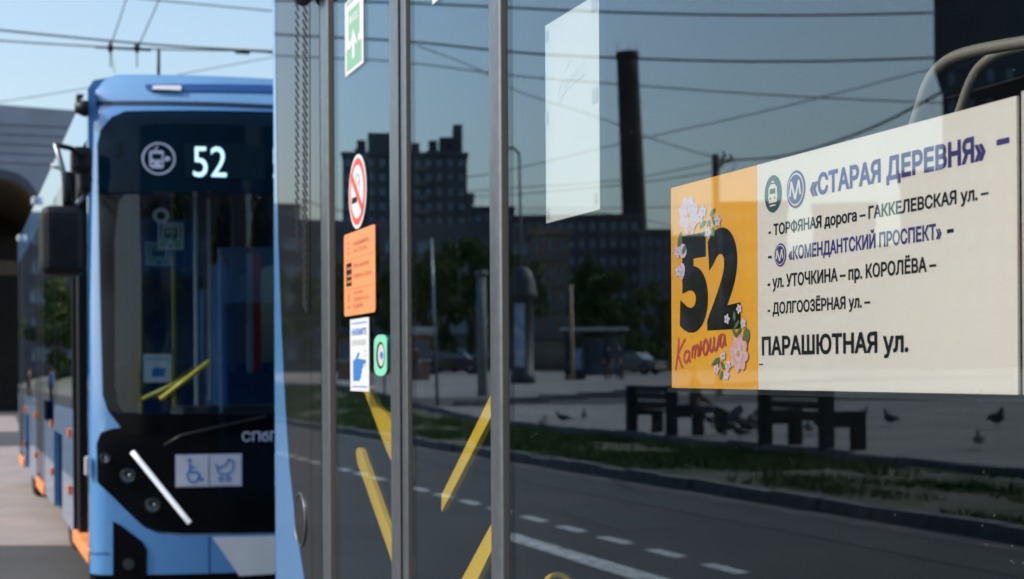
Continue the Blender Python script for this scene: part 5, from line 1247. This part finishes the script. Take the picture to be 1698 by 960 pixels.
# ================================================================== OVERHEAD WIRES
def wire(label, pts, r, mirrored=True, name='overhead_wire', sag=0):
    P = [(far if mirrored else at)(px, py, d) for px, py, d in pts]; P = smoothp(P, 2) if len(P) > 2 else P
    mb = MB(); mb.tube(P, r, M['wire'], 5); o = mb.build(name); return tag(o, label, 'wire', 'overhead wires')
rw = .024
wire('topmost wire across the large pane', [(300, 2, 34), (560, 0, 33), (840, 12, 31), (1000, 20, 30), (1270, 27, 30), (1560, 21, 30), (1900, 10, 30)], rw)
wire('second wire across the large pane, below the topmost', [(300, 48, 36), (550, 62, 34), (680, 68, 33), (840, 86, 32), (1000, 96, 31), (1270, 104, 30), (1560, 96, 30), (1900, 80, 30)], rw)
wire('thin third wire behind the chimney top', [(300, 85, 40), (550, 96, 38), (680, 103, 38), (840, 125, 37), (1000, 138, 36), (1270, 158, 36), (1530, 170, 36), (1900, 180, 36)], rw * .7)
wire('thin wire sloping down to the wooden pole', [(690, 75, 46), (800, 115, 46), (840, 148, 47), (1000, 196, 47), (1070, 228, 48), (1186, 262, 48)], rw * .7)
wire('thin wire climbing to the right past the chimney', [(700, 305, 52), (840, 284, 50), (1020, 240, 48), (1070, 228, 46), (1270, 185, 42), (1560, 110, 38), (1900, 20, 36)], rw * .7)
wire('thick cable climbing from the wooden pole to the right', [(1197, 266, 48), (1300, 262, 42), (1440, 217, 34), (1572, 148, 28), (1800, 10, 22)], rw * 1.2)
wire('cable reaching the wooden pole from the left, upper of the pair', [(700, 322, 60), (850, 312, 55), (1030, 300, 50), (1110, 285, 49), (1188, 268, 48)], rw * .7)
wire('cable reaching the wooden pole from the left, lower of the pair', [(700, 330, 60), (870, 322, 55), (1050, 306, 50), (1188, 284, 48)], rw * .7)
wire('thin wire low across the chimney', [(700, 345, 70), (870, 345, 66), (1110, 345, 62), (1260, 335, 62)], rw * .8)
wire('faint wire above the long block', [(850, 352, 80), (1000, 350, 78), (1115, 375, 76)], rw * .8)
wire('wire crossing the stepped tower', [(500, 330, 60), (560, 352, 58), (640, 352, 56), (780, 356, 52), (830, 362, 52)], rw)
# above the far bus, seen directly
wire('upper pale wire above the far bus', [(205, -5, 24), (330, 7, 24), (470, 20, 24)], .011, False)
wire('trolley wire above the far bus, upper of two', [(-60, 44, 26), (160, 66, 26), (300, 78, 26), (470, 86, 26)], .018, False)
wire('trolley wire above the far bus, lower of two', [(-60, 63, 28), (80, 73, 28), (250, 82, 28), (420, 84, 28), (470, 90, 28)], .015, False)
wire('left steep hanger wire', [(212, -10, 25), (196, 40, 25), (183, 76, 25)], .01, False)
wire('right steep hanger wire', [(268, -10, 25), (246, 40, 25), (229, 78, 25)], .01, False)
wire('faint low wire left of the fairing', [(-60, 178, 45), (60, 160, 45), (150, 145, 45)], .012, False)
wire('faint wire right above the fairing', [(290, 125, 45), (380, 108, 45), (470, 92, 45)], .012, False)
wire('short dangling end under the left switch', [(184, 84, 25), (190, 120, 25)], .006, False)
sw = thing('wire_switch', 'crossbar with two dark insulators on the trolley wires', 'wire fitting', at(205, 80, 25.5))
mb = MB(); mb.tube([at(158, 78, 25.5), at(250, 83, 25.5)], .022, M['wire'], 6); mb.build('crossbar', sw)
for x in (183, 227):
    mb = MB(); q = at(x, 79, 25.4); mb.tube([q + Vector((0, 0, .09)), q, q - Vector((0, 0, .09))], [.02, .06, .02], M['black'], 8); mb.tube([q, q - Vector((0, 0, .33))], .01, M['wire'], 5); mb.build('insulator', sw)
mb = MB(); mb.tube([at(390, 84.5, 26), at(414, 86, 26)], .045, M['wire'], 8); tag(mb.build('wire_clamp'), 'dark clamp on the trolley wire at the right above the far bus', 'wire fitting')
